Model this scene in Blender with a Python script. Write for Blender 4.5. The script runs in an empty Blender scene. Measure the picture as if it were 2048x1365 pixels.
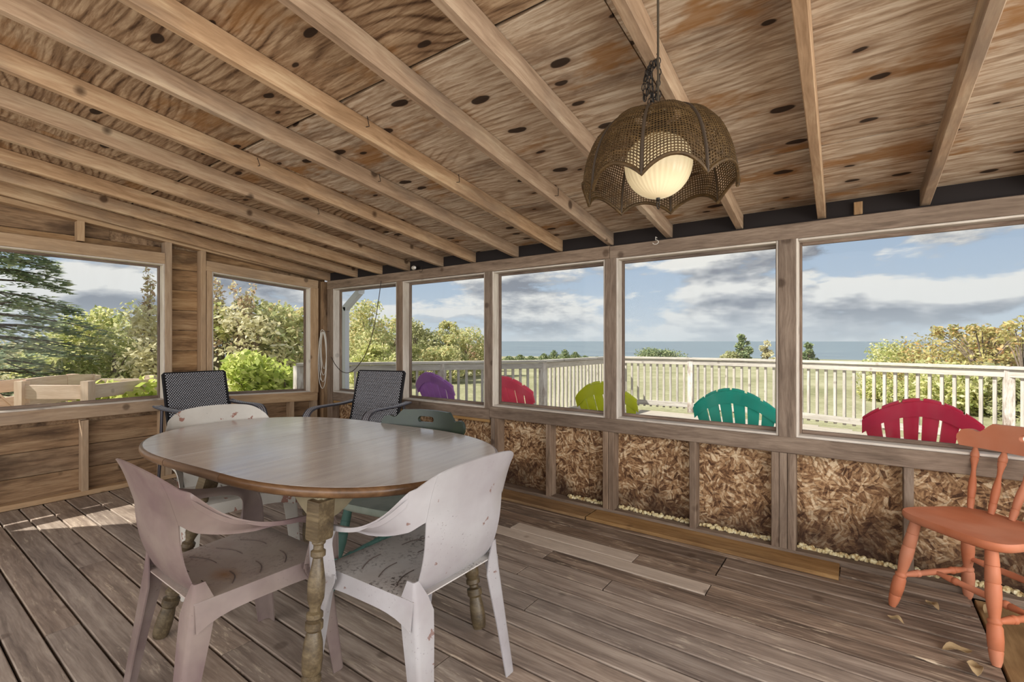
import bpy, bmesh, math, random
from mathutils import Vector, Matrix
R = random.Random(7)
SC = bpy.context.scene
COL = SC.collection
PI = math.pi

# ---------------------------------------------------------------- camera
H = 1.2
FPX = 960.0
YAW = math.radians(36.0)
cam = bpy.data.cameras.new('camera'); cam.sensor_width = 36; cam.lens = 36 * FPX / 2048
cam.clip_start = 0.05; cam.clip_end = 60000
camo = bpy.data.objects.new('camera', cam); COL.objects.link(camo)
camo.location = (0, 0, H); camo.rotation_euler = (PI / 2, 0, YAW)
SC.camera = camo

def lin(h):
    h = h.lstrip('#'); o = []
    for i in (0, 2, 4):
        v = int(h[i:i + 2], 16) / 255
        o.append(v / 12.92 if v <= .04045 else ((v + .055) / 1.055) ** 2.4)
    return (*o, 1.0)

class NT:
    def __init__(s, tree): s.t = tree
    def n(s, typ, ins=None, **props):
        nd = s.t.nodes.new(typ)
        for k, v in props.items(): setattr(nd, k, v)
        for k, v in (ins or {}).items():
            sock = nd.inputs[k]
            if isinstance(v, bpy.types.NodeSocket): s.t.links.new(v, sock)
            elif isinstance(v, bpy.types.Node): s.t.links.new(v.outputs[0], sock)
            else: sock.default_value = v
        return nd
    def math(s, op, a, b=0.0, c=None, clamp=False):
        i = {0: a, 1: b}
        if c is not None: i[2] = c
        return s.n('ShaderNodeMath', i, operation=op, use_clamp=clamp).outputs[0]
    def vmath(s, op, a, b=(0, 0, 0)):
        return s.n('ShaderNodeVectorMath', {0: a, 1: b}, operation=op).outputs[0]
    def noise(s, vec, scale, detail=4, rough=.55, dist=0.0):
        return s.n('ShaderNodeTexNoise', {'Vector': vec, 'Scale': scale, 'Detail': detail, 'Roughness': rough, 'Distortion': dist})
    def ramp(s, fac, stops, interp='LINEAR'):
        r = s.n('ShaderNodeValToRGB', {'Fac': fac}); cr = r.color_ramp; cr.interpolation = interp
        while len(cr.elements) < len(stops): cr.elements.new(.5)
        for e, (p, c) in zip(cr.elements, stops):
            e.position = p; e.color = lin(c) if isinstance(c, str) else (c, c, c, 1)
        return r.outputs[0]
    def mix(s, fac, a, b, mode='MIX'):
        m = s.n('ShaderNodeMix', data_type='RGBA', blend_type=mode)
        for i, v in ((0, fac), (6, a), (7, b)):
            if isinstance(v, bpy.types.NodeSocket): s.t.links.new(v, m.inputs[i])
            elif isinstance(v, str): m.inputs[i].default_value = lin(v)
            else: m.inputs[i].default_value = v
        return m.outputs[2]

# ---------------------------------------------------------------- world: sky with broken cloud
w = bpy.data.worlds.new('sky'); SC.world = w; w.use_nodes = True
w.node_tree.nodes.clear(); T = NT(w.node_tree)
tc = T.n('ShaderNodeTexCoord').outputs['Generated']
sp = T.n('ShaderNodeSeparateXYZ', {0: tc})
zz = T.math('MAXIMUM', sp.outputs[2], 0.0)
cv = T.vmath('ADD', T.vmath('MULTIPLY', tc, (1, 1, 3.1)), (2.3, 1.1, 4.2))
n1 = T.noise(cv, 3.7, 12, .60, .1).outputs[0]
n1b = T.noise(T.vmath('ADD', cv, (-.01, -.02, .075)), 3.7, 5, .5, .1).outputs[0]
cover = T.ramp(n1, [(.425, 0.0), (.487, 1.0)])
shade = T.math('SUBTRACT', n1, n1b)
shade = T.math('MULTIPLY_ADD', shade, 4.6, 0.54, clamp=True)
ccol = T.ramp(shade, [(.12, '#8d9098'), (.42, '#b9babd'), (.8, '#f2efe9')])
blue = T.ramp(zz, [(0.0, '#cfd8de'), (.10, '#b7c7d8'), (.32, '#8fa9cb'), (1.0, '#6f8fbe')])
fadeh = T.ramp(zz, [(0.005, 0.25), (.06, 0.75), (.16, 1.0)])
skyc = T.mix(T.math('MULTIPLY', cover, fadeh), blue, ccol)
gnd = T.ramp(T.math('MULTIPLY_ADD', sp.outputs[2], 20.0, 1.0), [(0.0, 0.0), (1.0, 1.0)])
skyc = T.mix(gnd, '#6f6f58', skyc)
bg = T.n('ShaderNodeBackground', {'Color': skyc, 'Strength': 1.0})
T.n('ShaderNodeOutputWorld', {0: bg.outputs[0]})

# ---------------------------------------------------------------- sun, added fill lamps, exposure
def light(name, typ, loc, rot, **kw):
    l = bpy.data.lights.new(name, typ)
    for k, v in kw.items(): setattr(l, k, v)
    o = bpy.data.objects.new(name, l); COL.objects.link(o); o.location = loc
    if isinstance(rot, Vector): o.rotation_euler = rot.to_track_quat('-Z', 'Y').to_euler()
    else: o.rotation_euler = rot
    return o
light('sun', 'SUN', (-9, -9, 12), Vector((.50, .55, -.67)), energy=8.0, angle=.012, color=(1, .95, .86))
# unseen fill lamps added behind and beside the camera to brighten the room
light('fill_back', 'AREA', (-1.2, -2.35, 1.62), Vector((0, 1, .0)), energy=122, shape='RECTANGLE', size=6.6, size_y=1.8, color=(1, .985, .965))
light('fill_side', 'AREA', (2.25, .3, 1.4), Vector((-1, .1, .0)), energy=148, shape='RECTANGLE', size=4.2, size_y=1.6, color=(1, .985, .965))
vs = SC.view_settings; vs.view_transform = 'Standard'; vs.look = 'None'; vs.exposure = 0.0; vs.gamma = 1.0; vs.use_curve_mapping = False

# ---------------------------------------------------------------- helpers
def tag(o, label=None, cat=None, group=None, kind=None):
    if label: o['label'] = label
    if cat: o['category'] = cat
    if group: o['group'] = group
    if kind: o['kind'] = kind
    return o
def thing(name, label, cat, loc=(0, 0, 0), rz=0, group=None):
    o = bpy.data.objects.new(name, None); COL.objects.link(o); o.empty_display_size = .1
    o.location = loc; o.rotation_euler = (0, 0, rz)
    return tag(o, label, cat, group)
def link(name, me, m=None, parent=None, mw=None):
    o = bpy.data.objects.new(name, me); COL.objects.link(o)
    if m is not None and not me.materials: me.materials.append(m)
    if parent is not None: o.parent = parent
    if mw is not None: o.matrix_local = mw
    return o
def copy_tree(o, parent=None):
    c = o.copy(); COL.objects.link(c); c.parent = parent
    for ch in list(o.children): copy_tree(ch, c)
    return c

class MB:
    def __init__(s): s.v = []; s.f = []
    def add(s, vs, fs):
        b = len(s.v); s.v += [tuple(v) for v in vs]; s.f += [tuple(b + i for i in f) for f in fs]; return s
    def box(s, x0, x1, y0, y1, z0, z1):
        return s.add([(x0,y0,z0),(x1,y0,z0),(x1,y1,z0),(x0,y1,z0),(x0,y0,z1),(x1,y0,z1),(x1,y1,z1),(x0,y1,z1)],
            [(3,2,1,0),(4,5,6,7),(0,1,5,4),(1,2,6,5),(2,3,7,6),(3,0,4,7)])
    def grid(s, fn, nu, nv, wrap=False):
        vs = [fn(i / nu, j / nv) for j in range(nv + 1) for i in range(nu if wrap else nu + 1)]
        k = nu if wrap else nu + 1; fs = []
        for j in range(nv):
            for i in range(nu):
                a = j * k + i; b = j * k + (i + 1) % k
                fs.append((a, b, b + k, a + k))
        return s.add(vs, fs)
    def tube(s, pts, rad, seg=8, closed=False, cap=True):
        pts = [Vector(p) for p in pts]; n = len(pts)
        rs = rad if isinstance(rad, (list, tuple)) else [rad] * n
        up = None; rings = []
        for i, p in enumerate(pts):
            if closed: d = pts[(i + 1) % n] - pts[i - 1]
            else: d = pts[min(i + 1, n - 1)] - pts[max(i - 1, 0)]
            d = d.normalized() if d.length > 1e-9 else Vector((0, 0, 1))
            if up is None: up = Vector((0, 0, 1)) if abs(d.z) < .9 else Vector((1, 0, 0))
            a = d.cross(up)
            a = a.normalized() if a.length > 1e-6 else d.orthogonal().normalized()
            up = a.cross(d).normalized()
            rings.append([p + (a * math.cos(t) + up * math.sin(t)) * rs[i] for t in (2 * PI * k / seg for k in range(seg))])
        vs = [v for r in rings for v in r]; fs = []
        for i in range(n if closed else n - 1):
            j = (i + 1) % n
            for k in range(seg):
                l = (k + 1) % seg
                fs.append((i * seg + k, i * seg + l, j * seg + l, j * seg + k))
        if cap and not closed:
            fs.append(tuple(range(seg - 1, -1, -1))); fs.append(tuple((n - 1) * seg + k for k in range(seg)))
        return s.add(vs, fs)
    def lathe(s, a, b, prof, seg=14):
        """prof: (t, r) from a to b"""
        a = Vector(a); b = Vector(b)
        return s.tube([a.lerp(b, t) for t, r in prof], [r for t, r in prof], seg)
    def loft(s, rings, cap=True):
        k = len(rings[0]); vs = [v for r in rings for v in r]; fs = []
        for i in range(len(rings) - 1):
            for j in range(k):
                l = (j + 1) % k
                fs.append((i * k + j, i * k + l, (i + 1) * k + l, (i + 1) * k + j))
        if cap: fs.append(tuple(range(k - 1, -1, -1))); fs.append(tuple((len(rings) - 1) * k + j for j in range(k)))
        return s.add(vs, fs)
    def prism(s, poly, z0, z1):
        k = len(poly)
        vs = [(x, y, z0) for x, y in poly] + [(x, y, z1) for x, y in poly]
        fs = [tuple(range(k - 1, -1, -1)), tuple(range(k, 2 * k))] + [(i, (i + 1) % k, k + (i + 1) % k, k + i) for i in range(k)]
        return s.add(vs, fs)
    def mesh(s, name, smooth=False, solid=0, weld=True, ang=40):
        me = bpy.data.meshes.new(name); me.from_pydata(s.v, [], s.f); me.update()
        bm = bmesh.new(); bm.from_mesh(me)
        if weld: bmesh.ops.remove_doubles(bm, verts=bm.verts, dist=1e-5)
        bmesh.ops.recalc_face_normals(bm, faces=bm.faces)
        if solid: bmesh.ops.solidify(bm, geom=bm.faces[:], thickness=solid)
        if smooth:
            for f in bm.faces: f.smooth = True
            for e in bm.edges:
                if len(e.link_faces) == 2 and e.calc_face_angle(0) > math.radians(ang): e.smooth = False
        bm.to_mesh(me); bm.free(); return me
    def obj(s, name, m, parent=None, smooth=False, solid=0, mw=None, weld=True, ang=40):
        return link(name, s.mesh(name, smooth, solid, weld, ang), m, parent, mw)

_bc = {}
def beam(name, a, b, w, h, m, parent=None, up=None, bev=.003):
    """board with its length along local X; shares mesh data with boards of the same size and material"""
    a = Vector(a); b = Vector(b); d = b - a; L = d.length; x = d / L
    if up is None: up = Vector((0, 0, 1)) if abs(x.z) < .7 else Vector((0, 1, 0))
    y = Vector(up).cross(x).normalized(); z = x.cross(y)
    key = (round(L, 3), round(w, 4), round(h, 4), bev, m.name, name)
    me = _bc.get(key)
    if me is None:
        q = MB(); hw, hh, c = w / 2, h / 2, min(bev, w / 3, h / 3)
        sec = [(-hw + c, -hh), (hw - c, -hh), (hw, -hh + c), (hw, hh - c), (hw - c, hh), (-hw + c, hh), (-hw, hh - c), (-hw, -hh + c)]
        q.loft([[(-L / 2, p, r) for p, r in sec], [(L / 2, p, r) for p, r in sec]])
        me = q.mesh(name); me.materials.append(m); _bc[key] = me
    mw = Matrix((x, y, z)).transposed().to_4x4(); mw.translation = (a + b) / 2
    return link(name, me, None, parent, mw)

# ---------------------------------------------------------------- materials
def new_mat(name):
    m = bpy.data.materials.new(name); m.use_nodes = True; m.node_tree.nodes.clear(); return m, NT(m.node_tree)
def finish(T, col, rough=.6, bump=None, bstr=.3, bdist=.004, spec=.3, **kw):
    ins = {'Base Color': col if not isinstance(col, str) else lin(col), 'Roughness': rough, 'Specular IOR Level': spec}
    ins.update(kw)
    if bump is not None:
        ins['Normal'] = T.n('ShaderNodeBump', {'Height': bump, 'Strength': bstr, 'Distance': bdist}).outputs[0]
    b = T.n('ShaderNodeBsdfPrincipled', ins)
    T.n('ShaderNodeOutputMaterial', {0: b.outputs[0]}); return b

def wood(name, cols, rough=.75, knots=.5, stretch=.09, scale=26, contrast=1.0, blotch=None, bl_amt=.5, bl_scale=2.2, vary=.18, bstr=.35, fleck=None, fl_amt=0, spec=.25, knotcol='#3a2618'):
    """weathered timber, grain along local X, each piece offset and toned by its own random number"""
    m, T = new_mat(name)
    tc = T.n('ShaderNodeTexCoord').outputs['Object']
    rnd = T.n('ShaderNodeObjectInfo').outputs['Random']
    off = T.n('ShaderNodeCombineXYZ', {0: T.math('MULTIPLY', rnd, 91.0), 1: T.math('MULTIPLY', rnd, 37.0), 2: T.math('MULTIPLY', rnd, 53.0)}).outputs[0]
    p = T.vmath('ADD', tc, off)
    warp = T.noise(p, 2.5, 2, .5).outputs['Color']
    pw = T.vmath('ADD', p, T.vmath('MULTIPLY', T.vmath('SUBTRACT', warp, (.5, .5, .5)), (.0, .05, .05)))
    pg = T.vmath('MULTIPLY', pw, (stretch, 1, 1))
    g1 = T.noise(pg, scale, 6, .62, .4).outputs[0]
    g2 = T.noise(pg, scale * 5, 3, .6).outputs[0]
    g = T.math('MULTIPLY_ADD', g2, .35, T.math('MULTIPLY', g1, .72))
    g = T.math('MULTIPLY_ADD', T.math('SUBTRACT', g, .53), contrast, .5)
    col = T.ramp(g, [(.28, cols[0]), (.5, cols[1]), (.72, cols[2])])
    if blotch:
        bn = T.noise(T.vmath('MULTIPLY', p, (.45, 1.4, 1.4)), bl_scale, 5, .65).outputs[0]
        bf = T.ramp(bn, [(.50, 0.0), (.66, bl_amt)])
        col = T.mix(bf, col, blotch)
    if fleck:
        fn = T.noise(T.vmath('MULTIPLY', p, (.12, 1, 1)), 60, 4, .7).outputs[0]
        fb = T.noise(p, 3.0, 2, .5).outputs[0]
        ff = T.math('MULTIPLY', T.ramp(fn, [(.56, 0.0), (.66, 1.0)]), T.ramp(fb, [(.45, 0.0), (.62, fl_amt)]))
        col = T.mix(ff, col, fleck)
    if knots:
        vo = T.n('ShaderNodeTexVoronoi', {'Vector': T.vmath('MULTIPLY', p, (.8, .75, .75)), 'Scale': 6.5, 'Randomness': 1.0})
        sel = T.n('ShaderNodeSeparateXYZ', {0: vo.outputs['Color']}).outputs[0]
        kd = T.ramp(vo.outputs['Distance'], [(.09, knots), (.16, 0.0)])
        kf = T.math('MULTIPLY', kd, T.math('GREATER_THAN', sel, .3))
        col = T.mix(kf, col, knotcol)
    hv = T.n('ShaderNodeHueSaturation', {'Color': col, 'Value': T.math('MULTIPLY_ADD', rnd, vary * 2, 1 - vary), 'Saturation': T.math('MULTIPLY_ADD', rnd, .2, .9)})
    finish(T, hv.outputs[0], rough, g, bstr, .003, spec)
    return m

def paint(name, col, rough=.5, dirt=None, d_amt=.4, d_scale=6, chips=None, c_amt=.66, bstr=.05, spec=.4, dirt2=None):
    m, T = new_mat(name)
    tc = T.n('ShaderNodeTexCoord').outputs['Object']
    c = lin(col)
    colr = T.mix(0.0, c, c)
    n = T.noise(tc, d_scale, 5, .6).outputs[0]
    if dirt: colr = T.mix(T.ramp(n, [(.42, 0.0), (.66, d_amt)]), colr, dirt)
    if dirt2:
        nd = T.noise(T.vmath('ADD', tc, (5, 3, 9)), d_scale * .5, 3, .5).outputs[0]
        colr = T.mix(T.ramp(nd, [(.42, 0.0), (.6, d_amt)]), colr, dirt2)
    if chips:
        cn = T.noise(T.vmath('ADD', tc, (3, 7, 1)), 26, 4, .6).outputs[0]
        colr = T.mix(T.ramp(cn, [(c_amt, 0.0), (c_amt + .02, 1.0)]), colr, chips)
    finish(T, colr, rough, n, bstr, .003, spec)
    return m

def plain(name, col, rough=.5, metal=0.0, spec=.4):
    m, T = new_mat(name); finish(T, lin(col), rough, spec=spec, Metallic=metal); return m

def leafmat(name, stops, trans=.5, rough=.6):
    m, T = new_mat(name)
    ri = T.n('ShaderNodeNewGeometry').outputs['Random Per Island']
    col = T.ramp(ri, stops)
    d = T.n('ShaderNodeBsdfPrincipled', {'Base Color': col, 'Roughness': rough, 'Specular IOR Level': .25})
    t = T.n('ShaderNodeBsdfTranslucent', {'Color': col})
    x = T.n('ShaderNodeMixShader', {0: trans, 1: d.outputs[0], 2: t.outputs[0]})
    T.n('ShaderNodeOutputMaterial', {0: x.outputs[0]}); return m

M = {}
M['rafter'] = wood('rafter_wood', ('#82684f', '#ad9074', '#cdb698'), knots=.8, contrast=1.0, blotch='#75665a', bl_amt=.65, vary=.10, bl_scale=2.6, scale=20)
M['stud_left'] = wood('warm_stud_wood', ('#8b7058', '#b29678', '#cbb295'), knots=.6, contrast=.8, blotch='#8f7e6d', bl_amt=.5, vary=.10)
M['wall_grey'] = wood('weathered_stud_wood', ('#5a4b3e', '#837060', '#a28f7c'), knots=.6, contrast=1.0, blotch='#5a4a3d', bl_amt=.55, vary=.12)
M['siding'] = wood('siding_wood', ('#5a4431', '#977859', '#ba9d7a'), knots=.85, contrast=1.1, scale=18, blotch='#3a2a1f', bl_amt=.7, bl_scale=3.2, vary=.14)
M['floor'] = wood('floor_wood', ('#6b5d53', '#97877a', '#b8a99b'), knots=.45, contrast=1.2, scale=22, blotch='#5f4f46', bl_amt=.6, bl_scale=1.6, vary=.09, fleck='#d2c2ad', fl_amt=.75, rough=.55, stretch=.06, spec=.4)
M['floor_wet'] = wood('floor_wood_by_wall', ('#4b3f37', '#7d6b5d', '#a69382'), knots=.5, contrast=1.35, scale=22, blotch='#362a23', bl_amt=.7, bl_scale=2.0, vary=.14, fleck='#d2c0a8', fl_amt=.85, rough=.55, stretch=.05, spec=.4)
M['floor_new'] = wood('new_board_wood', ('#a8988a', '#c3b4a5', '#d8cbbc'), knots=.55, contrast=.8, vary=.04, blotch='#98897c', bl_amt=.4)
M['amber'] = wood('amber_board_wood', ('#6e5233', '#9a7a54', '#b89a72'), knots=.4, contrast=.9, blotch='#5c4430', bl_amt=.5, vary=.06)
M['white_jamb'] = wood('whitewashed_wood', ('#a89c8e', '#cfc5b9', '#e4ddd2'), knots=.3, contrast=.8, blotch='#9a8a78', bl_amt=.5, vary=.05)
M['stop'] = wood('window_stop_wood', ('#4a3b31', '#77665a', '#988879'), knots=0, vary=.1)
M['rail'] = wood('railing_wood', ('#8e867c', '#b7b0a6', '#d3cec5'), knots=.4, contrast=.8, blotch='#8a8378', bl_amt=.4, vary=.08)
M['rail_post'] = wood('peeling_post_wood', ('#9d8d80', '#c9c1b8', '#e6e2dc'), knots=.2, contrast=1.2, blotch='#7d6556', bl_amt=.8, bl_scale=7, vary=.05)
M['deck'] = wood('deck_wood', ('#8a8074', '#b0a698', '#cac1b4'), knots=.3, contrast=.9, vary=.1)
M['shade_and_dark'] = plain('shade_and_dark_parts', '#231d1c', .9)  # near black; on the blocking it stands in for unlit space
M['dark'] = plain('dark_gap', '#171210', .95)
M['roofing'] = plain('roofing', '#3b3836', .95)

# plywood with swirling figure, knots and plugs
def plywood(name, cols, knot='#2b1f18', stain='#9a6c38', ringamt=.26, st_amt=.5):
    m, T = new_mat(name)
    tc = T.n('ShaderNodeTexCoord').outputs['Object']
    rnd = T.n('ShaderNodeObjectInfo').outputs['Random']
    p = T.vmath('ADD', tc, T.n('ShaderNodeCombineXYZ', {0: T.math('MULTIPLY', rnd, 61.0), 1: T.math('MULTIPLY', rnd, 29.0)}).outputs[0])
    big = T.noise(T.vmath('MULTIPLY', p, (.55, 1.2, 1)), 1.5, 2, .45).outputs[0]
    fine = T.noise(T.vmath('MULTIPLY', p, (.10, 1, 1)), 55, 5, .7, .5).outputs[0]
    sy = T.n('ShaderNodeSeparateXYZ', {0: p}).outputs[1]
    ph = T.math('MULTIPLY_ADD', big, 95.0, T.math('MULTIPLY', sy, 150.0))
    ring = T.math('MULTIPLY_ADD', T.math('SINE', ph), .5, .5)
    ring = T.math('POWER', ring, 4.0)
    rmask = T.ramp(T.noise(p, 1.3, 2, .5).outputs[0], [(.35, .25), (.6, 1.0)])
    g = T.math('MULTIPLY_ADD', T.math('MULTIPLY', ring, rmask), -ringamt, T.math('MULTIPLY_ADD', fine, 1.1, .03))
    col = T.ramp(g, [(.22, cols[0]), (.5, cols[1]), (.70, cols[2])])
    blo = T.noise(T.vmath('MULTIPLY', p, (.6, 1.8, 1)), 1.6, 6, .68).outputs[0]
    col = T.mix(T.ramp(blo, [(.50, 0.0), (.64, .62)]), col, '#5d4432')
    st = T.noise(T.vmath('ADD', T.vmath('MULTIPLY', p, (.7, 1.5, 1)), (9, 4, 0)), 2.6, 5, .62).outputs[0]
    col = T.mix(T.ramp(st, [(.55, 0.0), (.64, st_amt)]), col, stain)
    wob = T.vmath('MULTIPLY', T.vmath('SUBTRACT', T.noise(p, 9, 2, .5).outputs['Color'], (.5, .5, .5)), (.03, .03, 0))
    vo = T.n('ShaderNodeTexVoronoi', {'Vector': T.vmath('MULTIPLY', T.vmath('ADD', p, wob), (.55, 1.2, 0)), 'Scale': 6.0}, voronoi_dimensions='2D')
    sx = T.n('ShaderNodeSeparateXYZ', {0: vo.outputs['Color']})
    on = T.math('GREATER_THAN', sx.outputs[0], .42)
    rad = T.math('MULTIPLY_ADD', sx.outputs[1], .12, .05)
    kf = T.math('MULTIPLY', T.math('MULTIPLY', T.math('SUBTRACT', rad, vo.outputs['Distance']), 40.0, clamp=True), on)
    halo = T.math('MULTIPLY', T.ramp(vo.outputs['Distance'], [(.08, .55), (.26, 0.0)]), on)
    col = T.mix(halo, col, '#7a5b42'); col = T.mix(T.math('MULTIPLY', kf, .93), col, knot)
    finish(T, col, .8, g, .3, .003, .2)
    return m
M['ply'] = plywood('ceiling_plywood', ('#503b2b', '#967b60', '#bfa78a'))
M['ply_pale'] = plywood('ceiling_plywood_pale', ('#745d47', '#b39c84', '#d8c9b4'), ringamt=.16, st_amt=.75)
M['ply_floor'] = wood('floor_plywood', ('#5e4a30', '#8a7050', '#a88c66'), knots=.3, scale=12, blotch='#5a4028', bl_amt=.6)

def osb():
    m, T = new_mat('strand_board')
    tc = T.n('ShaderNodeTexCoord').outputs['Object']
    def layer(off, sc, k):
        p = T.vmath('ADD', tc, (off, off * .7, off * .3))
        v = T.n('ShaderNodeTexVoronoi', {'Vector': p, 'Scale': sc}, voronoi_dimensions='2D')
        r = T.n('ShaderNodeSeparateXYZ', {0: v.outputs['Color']}).outputs[0]
        rot = T.n('ShaderNodeVectorRotate', {'Vector': p, 'Axis': (0, 0, 1), 'Angle': T.math('MULTIPLY', r, 6.28)}).outputs[0]
        s = T.n('ShaderNodeTexVoronoi', {'Vector': T.vmath('MULTIPLY', rot, (.20, 1.0, 0)), 'Scale': k}, voronoi_dimensions='2D')
        q = T.n('ShaderNodeSeparateXYZ', {0: s.outputs['Color']})
        return q.outputs[0], s.outputs['Distance'], rot
    a, d, rot = layer(0, 21, 68); b, d2, _ = layer(4.1, 15, 96); c3, d3, _ = layer(7.7, 34, 130)
    f = T.noise(T.vmath('MULTIPLY', rot, (.1, 1, 0)), 120, 2, .5).outputs[0]
    blob = T.noise(tc, 9, 4, .6).outputs[0]
    g = T.math('ADD', T.math('MULTIPLY', a, .46), T.math('MULTIPLY_ADD', b, .28, T.math('MULTIPLY_ADD', c3, .14, T.math('MULTIPLY', f, .12))))
    g = T.math('ADD', g, T.math('MULTIPLY_ADD', blob, .7, -.36))
    col = T.ramp(g, [(.16, '#4a3222'), (.36, '#805e42'), (.56, '#b08c66'), (.8, '#dcc4a2')])
    edge = T.ramp(T.math('MULTIPLY', d2, d), [(.15, 0.0), (.45, .5)])
    col = T.mix(edge, col, '#4a3020')
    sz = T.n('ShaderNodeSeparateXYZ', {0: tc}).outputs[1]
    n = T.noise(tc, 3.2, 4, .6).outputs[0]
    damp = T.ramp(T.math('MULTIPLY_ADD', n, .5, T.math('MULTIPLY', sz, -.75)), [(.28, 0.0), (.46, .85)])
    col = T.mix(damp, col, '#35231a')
    finish(T, col, .75, g, .5, .004, .25)
    return m
M['osb'] = osb()

def foam():
    m, T = new_mat('spray_foam'); tc = T.n('ShaderNodeTexCoord').outputs['Object']
    n = T.noise(tc, 40, 4, .6).outputs[0]
    finish(T, T.ramp(n, [(.35, '#a8895a'), (.5, '#d9cb9d'), (.65, '#ece3c3')]), .7, n, .8, .006)
    return m
M['foam'] = foam()

def glass():
    m, T = new_mat('window_glass')
    tc = T.n('ShaderNodeTexCoord').outputs['Object']
    n = T.noise(T.vmath('MULTIPLY', tc, (1, 1, .25)), 9, 4, .6).outputs[0]
    tr = T.n('ShaderNodeBsdfTransparent', {'Color': (.97, .98, .98, 1)})
    gl = T.n('ShaderNodeBsdfGlossy', {'Color': (1, 1, 1, 1), 'Roughness': .02})
    du = T.n('ShaderNodeBsdfDiffuse', {'Color': lin('#d8d6cf')})
    a = T.n('ShaderNodeMixShader', {0: .0025, 1: tr.outputs[0], 2: gl.outputs[0]})
    b = T.n('ShaderNodeMixShader', {0: T.ramp(n, [(.45, .0), (.75, .02)]), 1: a.outputs[0], 2: du.outputs[0]})
    T.n('ShaderNodeOutputMaterial', {0: b.outputs[0]}); return m
M['glass'] = glass()

# ================================================================ THE PORCH
D = 3.07          # interior face of the studs of the long window wall (y)
XL = -4.86        # interior face of the studs of the side window wall (x)
XR = 2.32; YB = -2.42
SL = .135; Z0 = 1.875
def zraf(y): return Z0 + SL * (D - y)

# ---- floor: dark joist space with separate boards
floor = MB().box(XL - .11, XR, YB, D + .12, -.16, -.034).obj('floor', M['dark']); tag(floor, kind='structure')
gaps = [YB + .02, -2.28, -2.16, -2.03, -1.91, -1.785, -1.66, -1.54, -1.415, -1.29, -1.165, -1.04, -.915, -.79, -.665, -.54, -.415, -.29, -.165, -.035, .10, .225, .35, .46, .577, .703, .829, .95, 1.081, 1.211, 1.345, 1.45, 1.55, 1.648, 1.766, 1.889, 2.015, 2.13, 2.25, 2.372, 2.49, 2.605, 2.73, 2.86, 2.985, 3.068]
XE = .415
for i in range(len(gaps) - 1):
    y0, y1 = gaps[i] + .0045, gaps[i + 1] - .0045
    ym = (y0 + y1) / 2
    segs = None
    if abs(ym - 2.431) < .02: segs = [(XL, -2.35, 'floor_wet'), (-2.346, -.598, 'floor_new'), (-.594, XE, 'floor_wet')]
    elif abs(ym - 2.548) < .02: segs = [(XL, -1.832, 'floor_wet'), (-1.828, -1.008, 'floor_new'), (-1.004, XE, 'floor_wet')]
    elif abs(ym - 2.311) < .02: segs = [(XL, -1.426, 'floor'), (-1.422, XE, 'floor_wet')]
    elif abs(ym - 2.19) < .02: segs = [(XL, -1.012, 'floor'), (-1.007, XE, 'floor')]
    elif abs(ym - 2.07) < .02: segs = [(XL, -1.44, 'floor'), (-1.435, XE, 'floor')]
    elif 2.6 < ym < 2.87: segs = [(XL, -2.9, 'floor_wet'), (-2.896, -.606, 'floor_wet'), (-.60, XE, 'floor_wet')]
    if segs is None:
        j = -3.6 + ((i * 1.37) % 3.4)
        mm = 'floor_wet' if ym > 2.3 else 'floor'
        segs = [(XL, j, mm), (j + .004, XE, mm)]
    for a, b, mm in segs:
        beam('floor_board', (a + .002, ym, -.016 + R.uniform(-.001, .001)), (b, ym, -.016 + R.uniform(-.001, .001)), y1 - y0, .03, M[mm], floor, bev=.0035)
beam('floor_panel', (XE + .012 + .95, YB + .03, -.016), (XE + .012 + .95, D, -.016), 1.9, .026, M['ply_floor'], floor)

# ---- ceiling: roofing, plywood sheets, rafters
q = MB(); za = zraf(3.40) + .089 + .016; zb = zraf(YB - .1) + .089 + .016
q.add([(XL - .3, 3.40, za), (XR + .3, 3.40, za), (XR + .3, YB - .1, zb), (XL - .3, YB - .1, zb),
       (XL - .3, 3.40, za + .03), (XR + .3, 3.40, za + .03), (XR + .3, YB - .1, zb + .03), (XL - .3, YB - .1, zb + .03)],
      [(0,1,2,3),(7,6,5,4),(0,4,5,1),(1,5,6,2),(2,6,7,3),(3,7,4,0)])
ceil = q.obj('ceiling', M['roofing']); tag(ceil, kind='structure')
rows = [3.39, 2.474, 1.222, -.03, -1.28, YB - .08]
for r in range(5):
    ya, yb = rows[r] - .007, rows[r + 1] + .007
    cuts = [XL - .25, -3.46 + (r % 2) * .82, -1.02 + (r % 2) * .82 - .41 * (r == 1), 1.42 - (r % 2) * .4, XR + .28]
    for k in range(4):
        a, b = cuts[k] + .002, cuts[k + 1] - .002; ym = (ya + yb) / 2
        up = Vector((0, SL, 1)).normalized()
        pale = b > -1.2 and ym > 1
        beam('plywood_panel', (a, ym, zraf(ym) + .089 + .008), (b, ym, zraf(ym) + .089 + .008), (ya - yb) * math.sqrt(1 + SL * SL), .014, M['ply_pale' if pale else 'ply'], ceil, up=up, bev=.001)
raf = [(-4.79, 0), (-4.30, -.043), (-3.90, -.04), (-3.495, -.015), (-3.055, -.01), (-2.675, .002), (-2.228, .002), (-1.825, .012), (-1.415, .025), (-1.005, .02), (-.585, .029), (-.172, .026), (.258, .016), (.67, .015), (1.08, .01), (1.49, .01), (1.9, 0), (2.28, 0)]
for x0, k in raf:
    ya, yb = 3.36, YB - .05
    beam('rafter', (x0 + k * (D - ya), ya, zraf(ya) + .0445), (x0 + k * (D - yb), yb, zraf(yb) + .0445), .038, .088, M['rafter'], ceil, bev=.003)
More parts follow.
